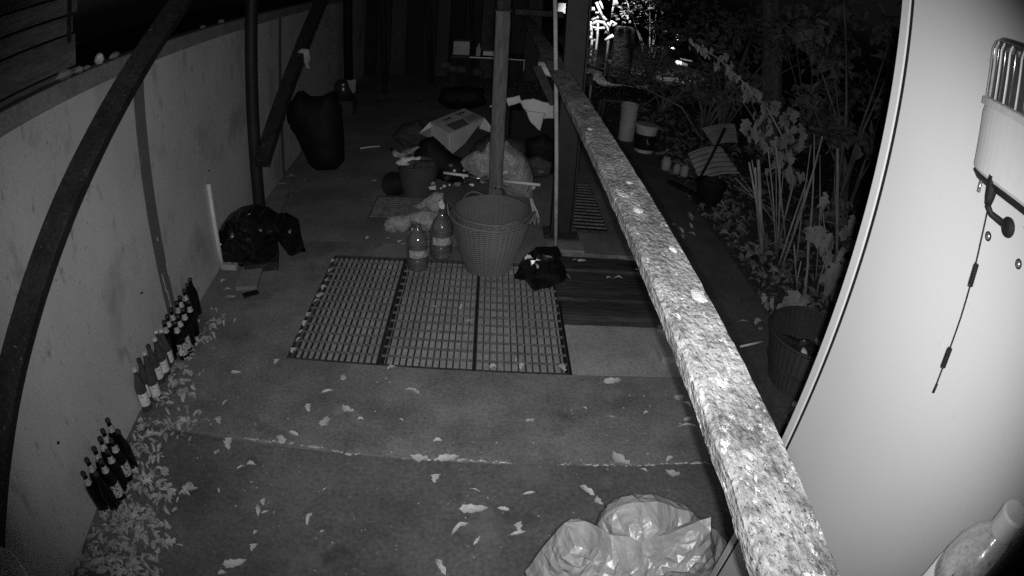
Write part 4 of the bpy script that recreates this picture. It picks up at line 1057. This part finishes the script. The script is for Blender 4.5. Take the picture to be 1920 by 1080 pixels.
def fallen(px, py, Lpx, ang, k, label=None, z=0.003, group='leaves scattered on the concrete floor', m=None):
    p = PZ(px, py, z)
    L = Lpx*(p-CPOS).length/1147.0*1.25
    o = bpy.data.objects.new('fallen_leaf', LM[k % len(LM)]); COL.objects.link(o)
    o.location = p; o.scale = (L, L, L*.8); o.rotation_euler = (rnd.uniform(-.1, .1), rnd.uniform(-.08, .08), rad(ang))
    tag(o, label or 'dry pale leaf lying loose on the bare concrete floor', 'leaf', group)
    if m: o.material_slots[0].link = 'OBJECT'; o.material_slots[0].material = m
    return o
LEAVES = [(443, 698, 18, 10, 0), (423, 755, 16, 60, 2), (413, 787, 20, 100, 1), (433, 832, 28, 95, 5), (407, 847, 12, 60, 3), (452, 876, 16, 40, 2), (471, 872, 16, 10, 5), (410, 919, 12, 120, 2),
 (496, 940, 16, 90, 1), (483, 957, 26, 110, 2), (497, 960, 15, 35, 6), (480, 998, 10, 60, 1), (478, 1026, 18, 60, 1), (441, 1054, 42, 25, 0), (417, 1075, 15, 20, 1), (526, 824, 20, 140, 3), (550, 813, 20, 160, 5),
 (547, 833, 9, 10, 1), (581, 765, 20, 95, 5), (614, 734, 22, 25, 6), (609, 790, 24, 80, 3), (652, 765, 24, 150, 1), (642, 708, 15, 120, 3), (676, 787, 11, 10, 5), (581, 974, 26, 80, 4), (605, 997, 8, 30, 1), (609, 917, 9, 50, 2),
 (735, 690, 16, 20, 1), (752, 788, 9, 150, 2), (772, 735, 26, 160, 0), (821, 828, 15, 10, 5), (785, 856, 30, 175, 1), (841, 858, 36, 15, 0), (865, 863, 14, 30, 3), (820, 897, 22, 60, 1), (889, 954, 46, 10, 0), (943, 955, 20, 170, 5),
 (863, 993, 34, 40, 4), (894, 1014, 20, 60, 2), (976, 987, 22, 80, 1), (972, 1000, 28, 15, 6), (993, 925, 22, 15, 6), (826, 1063, 34, 120, 4), (994, 788, 14, 10, 3), (890, 920, 18, 165, 6), (926, 689, 12, 20, 5), (980, 687, 16, 60, 5),
 (1149, 714, 32, 15, 0), (1275, 745, 20, 30, 3), (1287, 760, 18, 140, 2), (1290, 785, 18, 25, 0), (1290, 801, 34, 175, 6), (1164, 858, 38, 130, 1), (1257, 862, 16, 30, 5), (1261, 885, 26, 160, 1), (1207, 883, 13, 145, 2), (1099, 921, 32, 140, 4),
 (1124, 938, 20, 110, 1), (1212, 775, 10, 20, 5), (1147, 783, 15, 170, 6), (1096, 766, 9, 140, 2), (425, 545, 14, 30, 4), (419, 528, 11, 60, 5), (432, 557, 20, 5, 3), (441, 600, 12, 90, 2), (422, 606, 16, 100, 4), (419, 590, 10, 30, 3), (455, 520, 12, 0, 1),
 (520, 678, 14, 60, 1), (728, 448, 10, 10, 2), (690, 447, 9, 60, 5), (750, 452, 10, 50, 0), (546, 330, 12, 10, 1), (528, 345, 14, 30, 3), (510, 352, 12, 20, 4), (540, 412, 10, 0, 2), (702, 340, 10, 0, 1), (742, 428, 9, 50, 1), (757, 457, 9, 50, 3)]
BIG = {(441, 1054): 'large pale dry leaf nearest the bottom edge of the floor', (889, 954): 'longest dry leaf with a curved stalk, left of the silvery sack', (609, 790): 'round pale leaf on the bare floor before the gratings',
 (1149, 714): 'broad dry leaf at the front edge of the open pit', (1164, 858): 'broad pale leaf touching the floor joint beside the beam', (1261, 885): 'ragged leaf just past the floor joint beside the beam', (841, 858): 'long pale leaf lying on the middle of the floor joint',
 (785, 856): 'first pale leaf on the floor joint beside the longer one', (1290, 801): 'narrow long leaf on the floor under the beam', (1275, 745): 'dull round leaf on the floor under the beam', (863, 993): 'folded leaf with a bent tip below the longest leaf',
 (826, 1063): 'forked curled leaf at the bottom edge of the picture', (1099, 921): 'twisted pale leaf above the silvery sack', (1124, 938): 'small leaf touching the twisted one above the silvery sack', (526, 824): 'squarish pale leaf at the wall end of the floor joint',
 (550, 813): 'crumpled leaf beside the squarish leaf at the floor joint', (772, 735): 'boat-shaped pale leaf in front of the middle grating', (652, 765): 'torn pale leaf before the wall-side grating', (433, 832): 'long crumpled leaf beside the leaf litter'}
def where(x, y):
    if y < 480: return 'small pale leaf on the floor behind the gratings'
    if x < 460 and y < 640: return 'pale leaf on the floor between the bottles and the bin bag'
    if y < 700: return 'pale leaf beside the edge of the gratings'
    if x < 520: return 'pale dry leaf on the floor near the leaf litter'
    if y < 845: return 'pale dry leaf on the floor between the gratings and the joint'
    return 'pale dry leaf on the darker floor before the joint'
for l in LEAVES: fallen(*l, label=BIG.get(l[:2]) or where(l[0], l[1]))
for i, l in enumerate(((1058, 688, 22, 90, 1), (925, 688, 13, 20, 5), (980, 688, 14, 60, 5), (867, 576, 16, 70, 4), (966, 673, 14, 100, 6), (880, 602, 9, 10, 1), (815, 575, 12, 0, 3))):
    fallen(*l, label='dry leaf caught on the steel floor gratings', z=.009, group='leaves on the gratings')
for i, l in enumerate(((625, 490, 9, 60, 5), (621, 507, 12, 50, 1), (614, 524, 12, 60, 2), (608, 540, 14, 70, 5), (600, 553, 15, 60, 3), (593, 566, 14, 50, 4), (580, 590, 14, 60, 1), (573, 607, 15, 80, 5), (565, 622, 14, 60, 2), (560, 638, 14, 60, 4), (552, 657, 16, 60, 1))):
    fallen(*l, label='pale leaf scrap lodged in the wall-side edge of the gratings', z=.008, group='leaves lodged in the grating edge')
for l in ((991, 486, 13, 25, 5, .10), (1025, 483, 15, 170, 0, .10), (1004, 500, 15, 110, 4, .08), (1065, 518, 13, 110, 1, .0)):
    o = fallen(*l[:5], label='bright dry leaf on the black carrier bag', group='leaves on the carrier bag'); o.location = PY(l[0], l[1], 3.60); o.rotation_euler.x = .5
for l in ((1078, 488, 9, 10, 2), (1091, 489, 15, 10, 0), (1142, 521, 10, 10, 1), (1158, 523, 16, 5, 4), (1195, 508, 18, 150, 6)):
    fallen(*l, label='dry leaf on the dark timbers across the pit', z=-.03, group='leaves on the pit timbers')
for l in ((1292, 402, 16, 100, 5), (1300, 408, 20, 60, 1), (1294, 424, 18, 100, 4), (1297, 440, 14, 140, 2), (1275, 432, 18, 120, 4), (1283, 445, 16, 60, 5), (1262, 420, 12, 90, 3), (1395, 604, 20, 170, 6), (1423, 606, 20, 30, 5), (1427, 616, 12, 30, 3)):
    fallen(*l, label='dull dry leaf lying on the dark kerb', z=.075, group='leaves on the kerb', m=m_leaf_dim)

def scatter(name, spots, m, label, cat, seed):
    r_ = random.Random(seed); mb = MB()
    for (x, y, z, L) in spots:
        vs, fs = LV[r_.randrange(len(LV))]
        M = Matrix.Translation((x, y, z)) @ Matrix.Rotation(r_.random()*6.28, 4, 'Z') @ Matrix.Rotation(r_.uniform(-.5, .5), 4, 'X') @ Matrix.Rotation(r_.uniform(-.35, .35), 4, 'Y') @ Matrix.Scale(L, 4)
        o = len(mb.v); mb.v += [M @ Vector(v) for v in vs]; mb.f += [tuple(i+o for i in f) for f in fs]
    o = mb.build(name, m, smooth=True); tag(o, label, cat, kind='stuff'); return o
# litter heaped along the wall foot
sp_ = []; r_ = random.Random(12)
pix = [(270, 800, 30, 26), (230, 850, 26, 40), (255, 900, 40, 30), (300, 745, 40, 22), (340, 710, 30, 20), (230, 960, 40, 40), (200, 1010, 40, 45), (280, 990, 40, 40), (240, 1060, 60, 40), (170, 1060, 40, 30), (380, 640, 25, 22), (350, 665, 25, 18), (395, 600, 20, 20), (330, 800, 40, 24), (310, 930, 35, 30), (270, 850, 30, 25), (345, 740, 25, 18)]
for (x, y, rx, ry) in pix:
    for _ in range(int(rx*ry/26)):
        p = PZ(x+r_.gauss(0, .6)*rx, y+r_.gauss(0, .6)*ry)
        if p.x < wallx(p.y)+.03 or p.x > -1.1: continue
        sp_.append((p.x, p.y, .003+abs(r_.gauss(0, .012)), r_.uniform(.03, .085)))
scatter('leaf_litter', sp_, m_leaf_dim, 'pale dry leaf litter drifted along the foot of the boundary wall', 'leaf litter', 3)
sp_ = []
for _ in range(260):
    y = r_.uniform(4.3, 8.5); x = wallx(y)+.05+abs(r_.gauss(0, .13)); sp_.append((x, y, .004+abs(r_.gauss(0, .006)), r_.uniform(.02, .06)))
scatter('leaf_litter', sp_, m_leaf_soil, 'dim leaf litter along the far foot of the boundary wall', 'leaf litter', 4)
sp_ = []
for _ in range(2600):
    x = 2.2+abs(r_.gauss(0, 1.3)); y = 1.5+r_.random()**1.2*9
    if x > 6.5: continue
    sp_.append((x, y, soil_z(x, y)+.012+abs(r_.gauss(0, .012)), r_.uniform(.06, .15)))
scatter('leaf_litter', sp_, m_leaf_soil, 'rotting leaf litter covering the garden soil right of the kerb', 'leaf litter', 5)
# small crumbs on the floor
mb = MB()
for _ in range(420):
    x = r_.uniform(-1.7, 1.4); y = r_.uniform(.7, 2.8) if r_.random() < .75 else r_.uniform(4.4, 6.5)
    if abs(r_.gauss(0, 1)) > 2: continue
    s_ = r_.choice((.002, .003, .003, .004, .006)); p = Vector((x, y, 0)); k = 5
    mb.add([p+Vector((math.cos(6.28*q/k)*s_*r_.uniform(.6, 1.4), math.sin(6.28*q/k)*s_*r_.uniform(.6, 1.4), .0005)) for q in range(k)]+[p+Vector((0, 0, s_))], [(q, (q+1) % k, k) for q in range(k)])
o = mb.build('floor_crumbs', m_leaf_dim); tag(o, 'tiny pale crumbs and grit scattered over the concrete floor', 'grit', kind='stuff')

# ------------------------------------------------------------------ plants on the right
def stems(name, lst, label, Y):
    base = None
    pts = []
    for (x0, y0, x1, y1, wpx) in lst:
        b0 = PY(x1, y1, Y); t0 = PY(x0, y0, Y+rnd.uniform(-.12, .12)); pts.append((t0, b0, wpx))
    c_ = sum((b for _, b, _ in pts), Vector())/len(pts)
    t = empty(name, (c_.x, Y, soil_z(c_.x, Y)), label=label, cat='plant')
    for (t0, b0, wpx) in pts:
        dd = (b0-t0)
        if b0.z > soil_z(b0.x, Y)-.02 and dd.z < -.05: b0 = b0+dd*((b0.z-(soil_z(b0.x, Y)-.02))/-dd.z)
        r0 = wpx*5.2/1147/2
        mid = t0.lerp(b0, .5)+Vector((rnd.uniform(-.015, .015), rnd.uniform(-.015, .015), 0))
        MB().tube([b0-t.location, mid-t.location, t0-t.location], [r0*1.15, r0, r0*.85], 8).build('stem', m_stem, t, smooth=True)
    return t
stems('cut_shrub', [(1404.6, 304, 1434.5, 473, 5), (1410, 300, 1438, 470, 3), (1422, 299, 1427.5, 410, 9), (1416, 314, 1420, 365, 5), (1440.5, 281.5, 1454, 463, 3.2), (1453, 262, 1473, 442, 4), (1462, 300, 1461, 420, 4), (1455, 312, 1457, 430, 2), (1435, 316, 1446, 385, 2), (1468, 330, 1455, 470, 2)], 'clump of cut bare stems nearest the corrugated sheet', 4.72)
stems('cut_shrub', [(1526.7, 251.7, 1522.5, 389, 4), (1541.8, 255, 1464.5, 505, 4.5), (1520, 272, 1514, 336, 3), (1522, 389, 1515, 498, 4), (1513.7, 336, 1459, 501, 4), (1537, 290, 1537, 354, 2.5), (1530, 300, 1478, 470, 2.5)], 'clump of long bare stems crossing each other in the garden', 4.45)
stems('cut_shrub', [(1570, 278, 1571, 417, 8), (1564, 333, 1567, 380, 3)], 'single thick cut stem nearest the white wall', 4.6)
stems('cut_shrub', [(1489, 459, 1496, 554, 3), (1510, 520, 1503, 554, 4), (1502, 490, 1497, 540, 3), (1515, 425, 1512, 500, 5), (1550, 480, 1528, 575, 3)], 'short cut stems in front of the long crossing stems', 3.95)
stems('cut_shrub', [(1378, 333, 1408, 365, 2.5), (1387, 328, 1412, 362, 2), (1376, 347, 1406, 366, 1.6)], 'small bare twig beside the corrugated sheet', 5.4)

def leafblob(parent, name, pts, m, L, seed, flat=.5, down=.3):
    """many single leaves hung round a set of points"""
    r_ = random.Random(seed); mb = MB()
    for p in pts:
        vs, fs = LV[r_.choice((0, 1, 3, 5))]
        M = Matrix.Translation(p) @ Matrix.Rotation(r_.random()*6.28, 4, 'Z') @ Matrix.Rotation(r_.gauss(down, flat), 4, 'Y') @ Matrix.Rotation(r_.gauss(0, flat), 4, 'X') @ Matrix.Scale(L*r_.uniform(.6, 1.25), 4)
        o = len(mb.v); mb.v += [M @ Vector(v)-parent.location for v in vs]; mb.f += [tuple(i+o for i in f) for f in fs]
    return mb.build(name, m, parent, smooth=True)
def leafy(name, line, leaves, L, label, m=None, cat='plant', rstem=.012, seed=1, base=None):
    pl = [PY(*q) for q in line]
    b0 = base or Vector((pl[-1].x, pl[-1].y, 0))
    b0.z = soil_z(b0.x, b0.y)-.02
    t = empty(name, b0, label=label, cat=cat)
    ch = [p-b0 for p in pl]
    if base is None: ch.append(Vector((0, 0, 0)))
    MB().tube(ch, [rstem*(.35+.65*i/len(ch)) for i in range(len(ch))], 8).build('stem', m_stem, t, smooth=True)
    r_ = random.Random(seed)
    for i, (x, y, Yq, s_) in enumerate(leaves):
        c_ = PY(x, y, Yq); vs, fs = LV[(0, 1, 3, 5)[i % 4]]
        view = (CPOS-c_).normalized()
        # a leaf hanging with its face half turned to the lamp
        zax = (view+Vector((r_.uniform(-.5, .5), r_.uniform(-.5, .5), r_.uniform(-.3, .6)))).normalized()
        xax = Vector((r_.uniform(-.5, .5), 0, -1)); xax = (xax-zax*xax.dot(zax)).normalized(); yax = zax.cross(xax)
        M = Matrix((xax, yax, zax)).transposed().to_4x4(); M.translation = c_-b0
        sz = s_*(c_-CPOS).length/1147*1.3
        mb = MB(); mb.v = [M @ (Vector(v)*sz) for v in vs]; mb.f = list(fs)
        mb.build('leaf', m or m_leaf_live, t, smooth=True)
    return t
lv = []; r_ = random.Random(21)
for (x, y, s_) in ((1298, 80, 22), (1308, 92, 18), (1322, 98, 20), (1333, 96, 18), (1352, 115, 26), (1362, 130, 26), (1371, 142, 22), (1360, 108, 20), (1385, 150, 20), (1395, 163, 24), (1405, 178, 36), (1418, 180, 30), (1435, 205, 34), (1430, 225, 30), (1455, 205, 36), (1465, 222, 34), (1478, 240, 34), (1440, 245, 28), (1400, 240, 36), (1412, 256, 36), (1430, 265, 44), (1450, 272, 40), (1490, 220, 30), (1500, 245, 30), (1475, 262, 40), (1495, 270, 34), (1462, 300, 36), (1478, 300, 30), (1480, 330, 36), (1495, 335, 28), (1505, 260, 26), (1448, 310, 22), (1420, 240, 26), (1487, 345, 30)):
    lv.append((x, y, 5.3+r_.uniform(-.25, .25), s_*.8))
    for _ in range(2): lv.append((x+r_.uniform(-14, 14), y+r_.uniform(-12, 14), 5.35+r_.uniform(-.3, .3), s_*r_.uniform(.35, .6)))
leafy('leafy_shrub', [(1292, 78, 5.6), (1345, 108, 5.5), (1395, 155, 5.4), (1440, 205, 5.3), (1470, 262, 5.2), (1488, 340, 5.1)], lv, .1, 'leafy shrub arching to the left over the cut stems', seed=5, rstem=.016)
lv = [(x, y, 3.9+r_.uniform(-.1, .1), s_) for (x, y, s_) in ((1545, 400, 26), (1540, 375, 30), (1535, 445, 36), (1550, 460, 44), (1560, 470, 36), (1545, 485, 34), (1565, 520, 46), (1555, 540, 40), (1575, 480, 30), (1580, 500, 30), (1585, 440, 30), (1597, 420, 30), (1570, 555, 36), (1590, 460, 26), (1520, 440, 26), (1543, 520, 24))]
leafy('leafy_shrub', [(1540, 372, 3.95), (1545, 420, 3.9), (1552, 480, 3.85), (1545, 560, 3.8)], lv, .1, 'broad-leaved young plant beside the edge of the white wall', seed=8, rstem=.010)
lv = [(x, y, 3.6+r_.uniform(-.1, .1), s_) for (x, y, s_) in ((1440, 582, 26), (1462, 575, 30), (1485, 570, 44), (1500, 566, 36), (1450, 570, 20), (1430, 560, 18))]
leafy('low_plant', [(1500, 566, 3.6), (1480, 572, 3.6), (1470, 580, 3.55)], lv, .1, 'low broad leaves behind the rim of the dark basket', seed=9, rstem=.006)
# trees and bushes in the dark behind
def bush(px, py, Y, rx, rz, n, L, label, m=m_leaf_deep, seed=1, trunk=True):
    c_ = PY(px, py, Y); b0 = Vector((c_.x, Y, 0)); b0.z = min(.2, .03*(c_.x-2.2)) if c_.x > 2.2 else 0
    t = empty('shrub', b0, label=label, cat='shrub'); r_ = random.Random(seed); pts = []
    cl = [Vector((r_.gauss(0, .55)*rx, r_.gauss(0, .5)*rx, r_.gauss(0, .5)*rz)) for _ in range(max(5, n//45))]
    for _ in range(n):
        q = r_.choice(cl)+Vector((r_.gauss(0, .16)*rx, r_.gauss(0, .16)*rx, r_.gauss(0, .14)*rz)); p = c_+q
        if p.z < .05: p.z = .05+r_.random()*.2
        pts.append(p)
    leafblob(t, 'foliage', pts, m, L, seed)
    for q in cl[:9]:
        MB().tube([Vector((0, 0, 0)), Vector((q.x*.3, q.y*.3, max(.1, c_.z*.5))), c_+q-b0], [.03, .018, .006], 6).build('branch', m_bark, t, smooth=True)
    return t
bush(1250, 150, 10.0, .9, .45, 900, .10, 'low dense dim shrub behind the white pails', seed=31)
bush(1380, 60, 9.0, 1.0, .9, 700, .14, 'dim tall shrub left of the tree trunk', seed=32)
bush(1540, 130, 8.0, 1.2, 1.0, 800, .17, 'large-leaved dim shrub right of the tree trunk', seed=33)
bush(1630, 60, 5.6, .7, .8, 260, .22, 'broad dim leaves hanging beside the top of the white wall edge', seed=34)
bush(1620, 260, 5.8, .7, .6, 320, .17, 'drooping dim shrub behind the thick cut stem', seed=35)
bush(1480, 230, 7.5, .8, .5, 420, .15, 'dim shrub behind the arching leafy shrub', seed=36)
bush(1600, 400, 5.0, .5, .35, 220, .13, 'low dim plants on the soil beside the white wall', seed=37)
bush(1330, 160, 8.6, .9, .4, 420, .12, 'low dim shrub above the corrugated sheets', seed=38)
bush(1230, 20, 13.0, 1.3, .8, 500, .16, 'far dim tree foliage left of the lamp glints', seed=39)
a = PY(1446, 200, 9.0); b_ = PY(1446, 0, 9.0)
t = empty('tree', (a.x, 9.0, 0), label='straight dim tree trunk rising behind the garden shrubs', cat='tree')
MB().tube([Vector((0, 0, 0)), Vector((0, 0, a.z)), b_-t.location, b_-t.location+Vector((-.05, 0, 1.8))], [.24, .19, .165, .15], 16).build('trunk', m_bark, t, smooth=True)
pts = [b_+Vector((rnd.gauss(0, 1.1), rnd.gauss(0, .8), 1.6+rnd.gauss(0, .5))) for _ in range(500)]
leafblob(t, 'crown', pts, m_leaf_deep, .16, 44)

# ------------------------------------------------------------------ far work table
q = PZ(850, 168); Yt = 9.6
zt_ = PY(930, 108, Yt).z
x0, x1 = PY(845, 108, Yt).x, PY(985, 108, Yt).x
t = empty('work_table', ((x0+x1)/2, Yt, 0), label='dim work table with a bright front edge at the far end', cat='table')
MB().box((x0-t.location.x, 0, zt_-.03), (x1-t.location.x, .7, zt_)).build('table_top', m_dim, t, bevel=.004)
MB().box((x0-t.location.x+.3, -.012, zt_-.018), (x1-t.location.x, -.001, zt_-.002)).build('edge_highlight', m_chrome, t)  # bright strip paints the highlight along the table's front edge
for sx_ in (x0+.05, x1-.05):
    for yy in (.06, .64): MB().box((sx_-.03-t.location.x, yy-.03, 0), (sx_+.03-t.location.x, yy+.03, zt_-.03)).build('leg', m_wood_dark, t)
def boxpx(name, m, xa, ya, xb, yb, Y, dep, label, cat, bevel=.006):
    p, q_ = PY(xa, yb, Y), PY(xb, ya, Y)
    o = MB().box((p.x, Y, p.z), (q_.x, Y+dep, q_.z)).build(name, m, bevel=bevel, base=True); return tag(o, label, cat)
o = boxpx('storage_box', m_white_dull, 849, 79, 881, 103, Yt+.15, .3, 'pale storage box on the far work table', 'box'); o.location.z = zt_
pp = PY(897, 95, Yt+.1)
o = MB().lathe([(.035, 0), (.04, .01), (.04, .13), (.015, .17), (.015, .21)], 16, Matrix.Translation((pp.x, pp.y, zt_))).build('spray_bottle', m_white_dull, smooth=True, base=True); tag(o, 'small pale bottle on the far work table beside the pole', 'bottle')
o = boxpx('white_tray', m_white, 906, 87, 928, 94, Yt+.2, .2, 'white flat tray on the far work table behind the column', 'tray'); o.location.z = zt_
for i, (x, y) in enumerate(((835, 122), (848, 128), (865, 130), (895, 135))):
    soft('dark_bag', m_dim, [(x-11, y+7), (x-10, y-6), (x, y-9), (x+11, y-5), (x+12, y+7), (x, y+9)], 9.3, .12, 80+i, 'dim bundle under the far work table, %s from the wall' % ORD[i], 'bundle')
soft('dark_bag', m_black, [(820, 190), (830, 165), (870, 160), (905, 165), (915, 195), (880, 205), (840, 203)], 8.6, .2, 86, 'dim heap of sacking on the floor before the far work table', 'heap', .03, 5)
for (xa, ya, xb, yb, lab) in ((745, 135, 768, 124, 'pale thin stick lying on the far dark floor'), (675, 278, 712, 274, 'pale wire lying on the floor right of the tall black sack')):
    a, b_ = PZ(xa, ya, .01), PZ(xb, yb, .01); o = MB().tube([a, a.lerp(b_, .5)+Vector((0, .02, 0)), b_], .008, 6).build('thin_stick', m_carton, smooth=True, base=True); tag(o, lab, 'stick')
p = PZ(806, 130, .0); o = MB().lathe([(.02, 0), (.04, .02), (.02, .06)], 8, Matrix.Translation(p)).build('paper_ball', m_white, base=True); tag(o, 'white scrap on the far dark floor before the work table', 'paper')

# ------------------------------------------------------------------ lamp-lit clutter far beyond the post
YL = 13.6
lc = PY(1150, 25, YL)
l = bpy.data.lights.new('yard_lamp', 'SPOT'); l.energy = 330; l.spot_size = rad(84); l.spot_blend = .4; l.shadow_soft_size = .05
lo_ = bpy.data.objects.new('yard_lamp', l); COL.objects.link(lo_); lo_.location = (lc.x-.2, YL-1.3, lc.z+1.1); lo_.rotation_euler = (Vector((lc.x-.1, YL, lc.z-.3))-Vector(lo_.location)).to_track_quat('-Z', 'Y').to_euler()
lamp = empty('yard_lamp_fitting', (lc.x-.2, YL-1.3, lc.z+1.18), label='hanging lamp above the lit clutter at the far end', cat='lamp')
MB().lathe([(.16, -.02), (.05, .06), (.02, .08)], 20).build('shade', m_steel_dark, lamp, smooth=True)
MB().lathe([(.008, .08), (.008, .9)], 8).build('cord', m_black, lamp)
boxpx('white_board', m_white, 1045, 7, 1066, 24, YL-.3, .03, 'brightly lit white board seen between the pole and the steel post', 'board')
t = empty('plastic_chair', PY(1130, 72, YL), label='brightly lit white plastic chair frame in the far clutter', cat='chair')
O = t.location
t.location.z = 0; O = Vector(t.location)
def tp(x, y, yy=0): return PY(x, y, YL+yy)-O
for pts in ([(1110, 38), (1118, 32), (1130, 31), (1137, 38)], [(1109, 46), (1120, 40), (1132, 42), (1136, 50)]):
    MB().tube([tp(x, y) for x, y in pts], .04, 8).build('back_rail', m_white, t, smooth=True)
for k, pts in enumerate(([(1108, 40), (1109, 58), (1110, 75)], [(1121, 40), (1121, 52), (1120, 66)], [(1136, 46), (1139, 52), (1142, 62)])):
    MB().tube([tp(*q_) for q_ in pts]+[Vector((tp(*pts[-1]).x, 0, 0))], .028, 8).build('leg', m_white, t, smooth=True)
MB().tube([tp(1110, 50), tp(1120, 53), tp(1134, 52)], .03, 8).build('seat_rail', m_white, t, smooth=True)
def lit(name, m, pts, r0, label, cat, yy=0.0):
    o = MB().tube([PY(x, y, YL+yy) for x, y in pts], r0, 8).build(name, m, smooth=True, base=True); return tag(o, label, cat)
lit('broom', m_white, [(1118, 4), (1123, 17), (1129, 30)], .035, 'lit pale broom handle leaning over the white chair', 'broom', -.1)
lit('lit_rod', m_carton, [(1124, 2), (1127, 8), (1130, 16)], .03, 'short lit rod right of the broom handle', 'rod', .1)
lit('folding_frame', m_white, [(1139, 42), (1143, 49), (1147, 40), (1155, 44), (1149, 49)], .035, 'bent white frame right of the white chair', 'frame', -.2)
lit('lamp_stand', m_carton, [(1147, 33), (1148, 22), (1150, 12)], .02, 'thin lit stand under the white cloth', 'stand')
o = inflate('hung_cloth', m_white, [(1148, 11), (1150, -6), (1158, -8), (1160, 10), (1154, 12)], YL, .08, seed=91, crumple=.02, freq=6); tag(o, 'bright white cloth hanging over the thin lit stand', 'cloth')
for i, (x, y, w_, h_, m, lab) in enumerate(((1112, 17, 8, 7, m_white, 'lit white tub above the chair back'), (1119, 24, 8, 4, m_carton, 'lit pale bundle below the white tub'), (1155, 29, 8, 3, m_white, 'lit white slat right of the stand'), (1158, 36, 8, 4, m_carton, 'lit pale bundle below the white slat'), (1177, 33, 4, 8, m_white, 'lit white bottle farthest right in the clutter'), (1181, 41, 6, 5, m_white, 'lit white cup below the farthest bottle'), (1170, 43, 9, 5, m_carton_mid, 'dim bundle beside the white cup'), (1108, 56, 6, 5, m_white, 'lit white pot left under the chair'), (1117, 56, 5, 3, m_white, 'lit white lid under the chair'), (1119, 64, 4, 4, m_white, 'small lit white ball under the chair'), (1137, 60, 7, 7, m_carton_mid, 'lit grey jug below the bent frame'), (1109, 70, 9, 6, m_carton, 'lit crumpled bag at the foot of the chair'), (1114, 75, 4, 4, m_white, 'lit white scrap at the foot of the chair'))):
    soft('lit_oddment', m, [(x-w_/2, y+h_/2), (x-w_/2*.8, y-h_/2), (x+w_/2*.6, y-h_/2), (x+w_/2, y), (x+w_/2*.7, y+h_/2)], YL-.15+.05*(i % 4), .05, 95+i, lab, 'oddment', .01, 6, .01)
lit('lit_rod', m_carton, [(1135, 76), (1142, 71), (1150, 66)], .04, 'pale rod lying low in front of the dark armchair', 'rod', -.5)
t = empty('armchair', PY(1172, 92, YL-1.0), label='dark armchair silhouetted before the lit clutter', cat='armchair')
cz = PY(1172, 50, YL-1.0).z; xw0 = PY(1154, 70, YL-1.0).x-t.location.x; xw1 = PY(1192, 70, YL-1.0).x-t.location.x
t.location.z = 0
MB().box((xw0, 0, .1), (xw1, .25, cz)).build('backrest', m_clutter, t, bevel=.08)
MB().box((xw0, .25, .1), (xw1, .8, .45)).build('seat', m_clutter, t, bevel=.05)
# dim white garden chair nearer
t = empty('plastic_chair', PY(1108, 135, 9.5), label='dim white plastic chair just behind the steel post', cat='chair'); t.location.z = 0; O = Vector(t.location)
def tq(x, y): return PY(x, y, 9.5)-O
MB().tube([tq(1098, 92), tq(1112, 92), tq(1119, 96), tq(1117, 104), tq(1108, 112)], .022, 8).build('back_frame', m_white_dull, t, smooth=True)
for k in range(4): MB().tube([tq(1100, 98+6*k), tq(1113-k, 99+6*k)], .014, 6).build('slat', m_white_dull, t, smooth=True)
MB().box(tuple(tq(1096, 134)+Vector((0, 0, 0))), tuple(tq(1113, 131)+Vector((0, .4, .02)))).build('seat', m_white_dull, t, bevel=.004)
for x in (1098, 1111): MB().tube([tq(x, 133), Vector((tq(x, 133).x, 0, 0))], .02, 6).build('leg', m_white_dull, t, smooth=True)
boxpx('pale_tub', m_dim, 1097, 142, 1113, 158, 9.0, .2, 'dim tub on the ground below the white plastic chair', 'tub')
# far garden rails showing as glints, with a small added lamp to light them
ml = bpy.data.lights.new('far_rail_lamp', 'SPOT'); ml.energy = 110; ml.spot_size = rad(60); ml.shadow_soft_size = .04
gq = PY(1280, 90, 14.0)
mlo = bpy.data.objects.new('far_rail_lamp', ml); COL.objects.link(mlo); mlo.location = (gq.x+.1, 13.2, gq.z+.35); mlo.rotation_euler = (Vector((gq.x, 14.0, gq.z-.25))-Vector(mlo.location)).to_track_quat('-Z', 'Y').to_euler()
for (pts, r0, m, lab) in (([(1270, 64), (1269, 76)], .03, m_white, 'short bright upright rod in the far garden'), ([(1280, 65), (1279, 74)], .02, m_white, 'thinner bright upright rod in the far garden'), ([(1255, 89), (1265, 91)], .025, m_white, 'small bright bar left of the upright rods'), ([(1266, 117), (1277, 119)], .06, m_white, 'bright flat bar lowest in the far garden'), ([(1277, 119), (1288, 123)], .05, m_dim, 'dim end of the bright flat bar'), ([(1275, 110), (1298, 115)], .02, m_dim, 'dim rail just above the bright flat bar')):
    o = MB().tube([PY(x, y, 14.0) for x, y in pts], r0, 8).build('garden_rail', m, smooth=True, base=True); tag(o, lab, 'rail')
lo_.hide_render = False
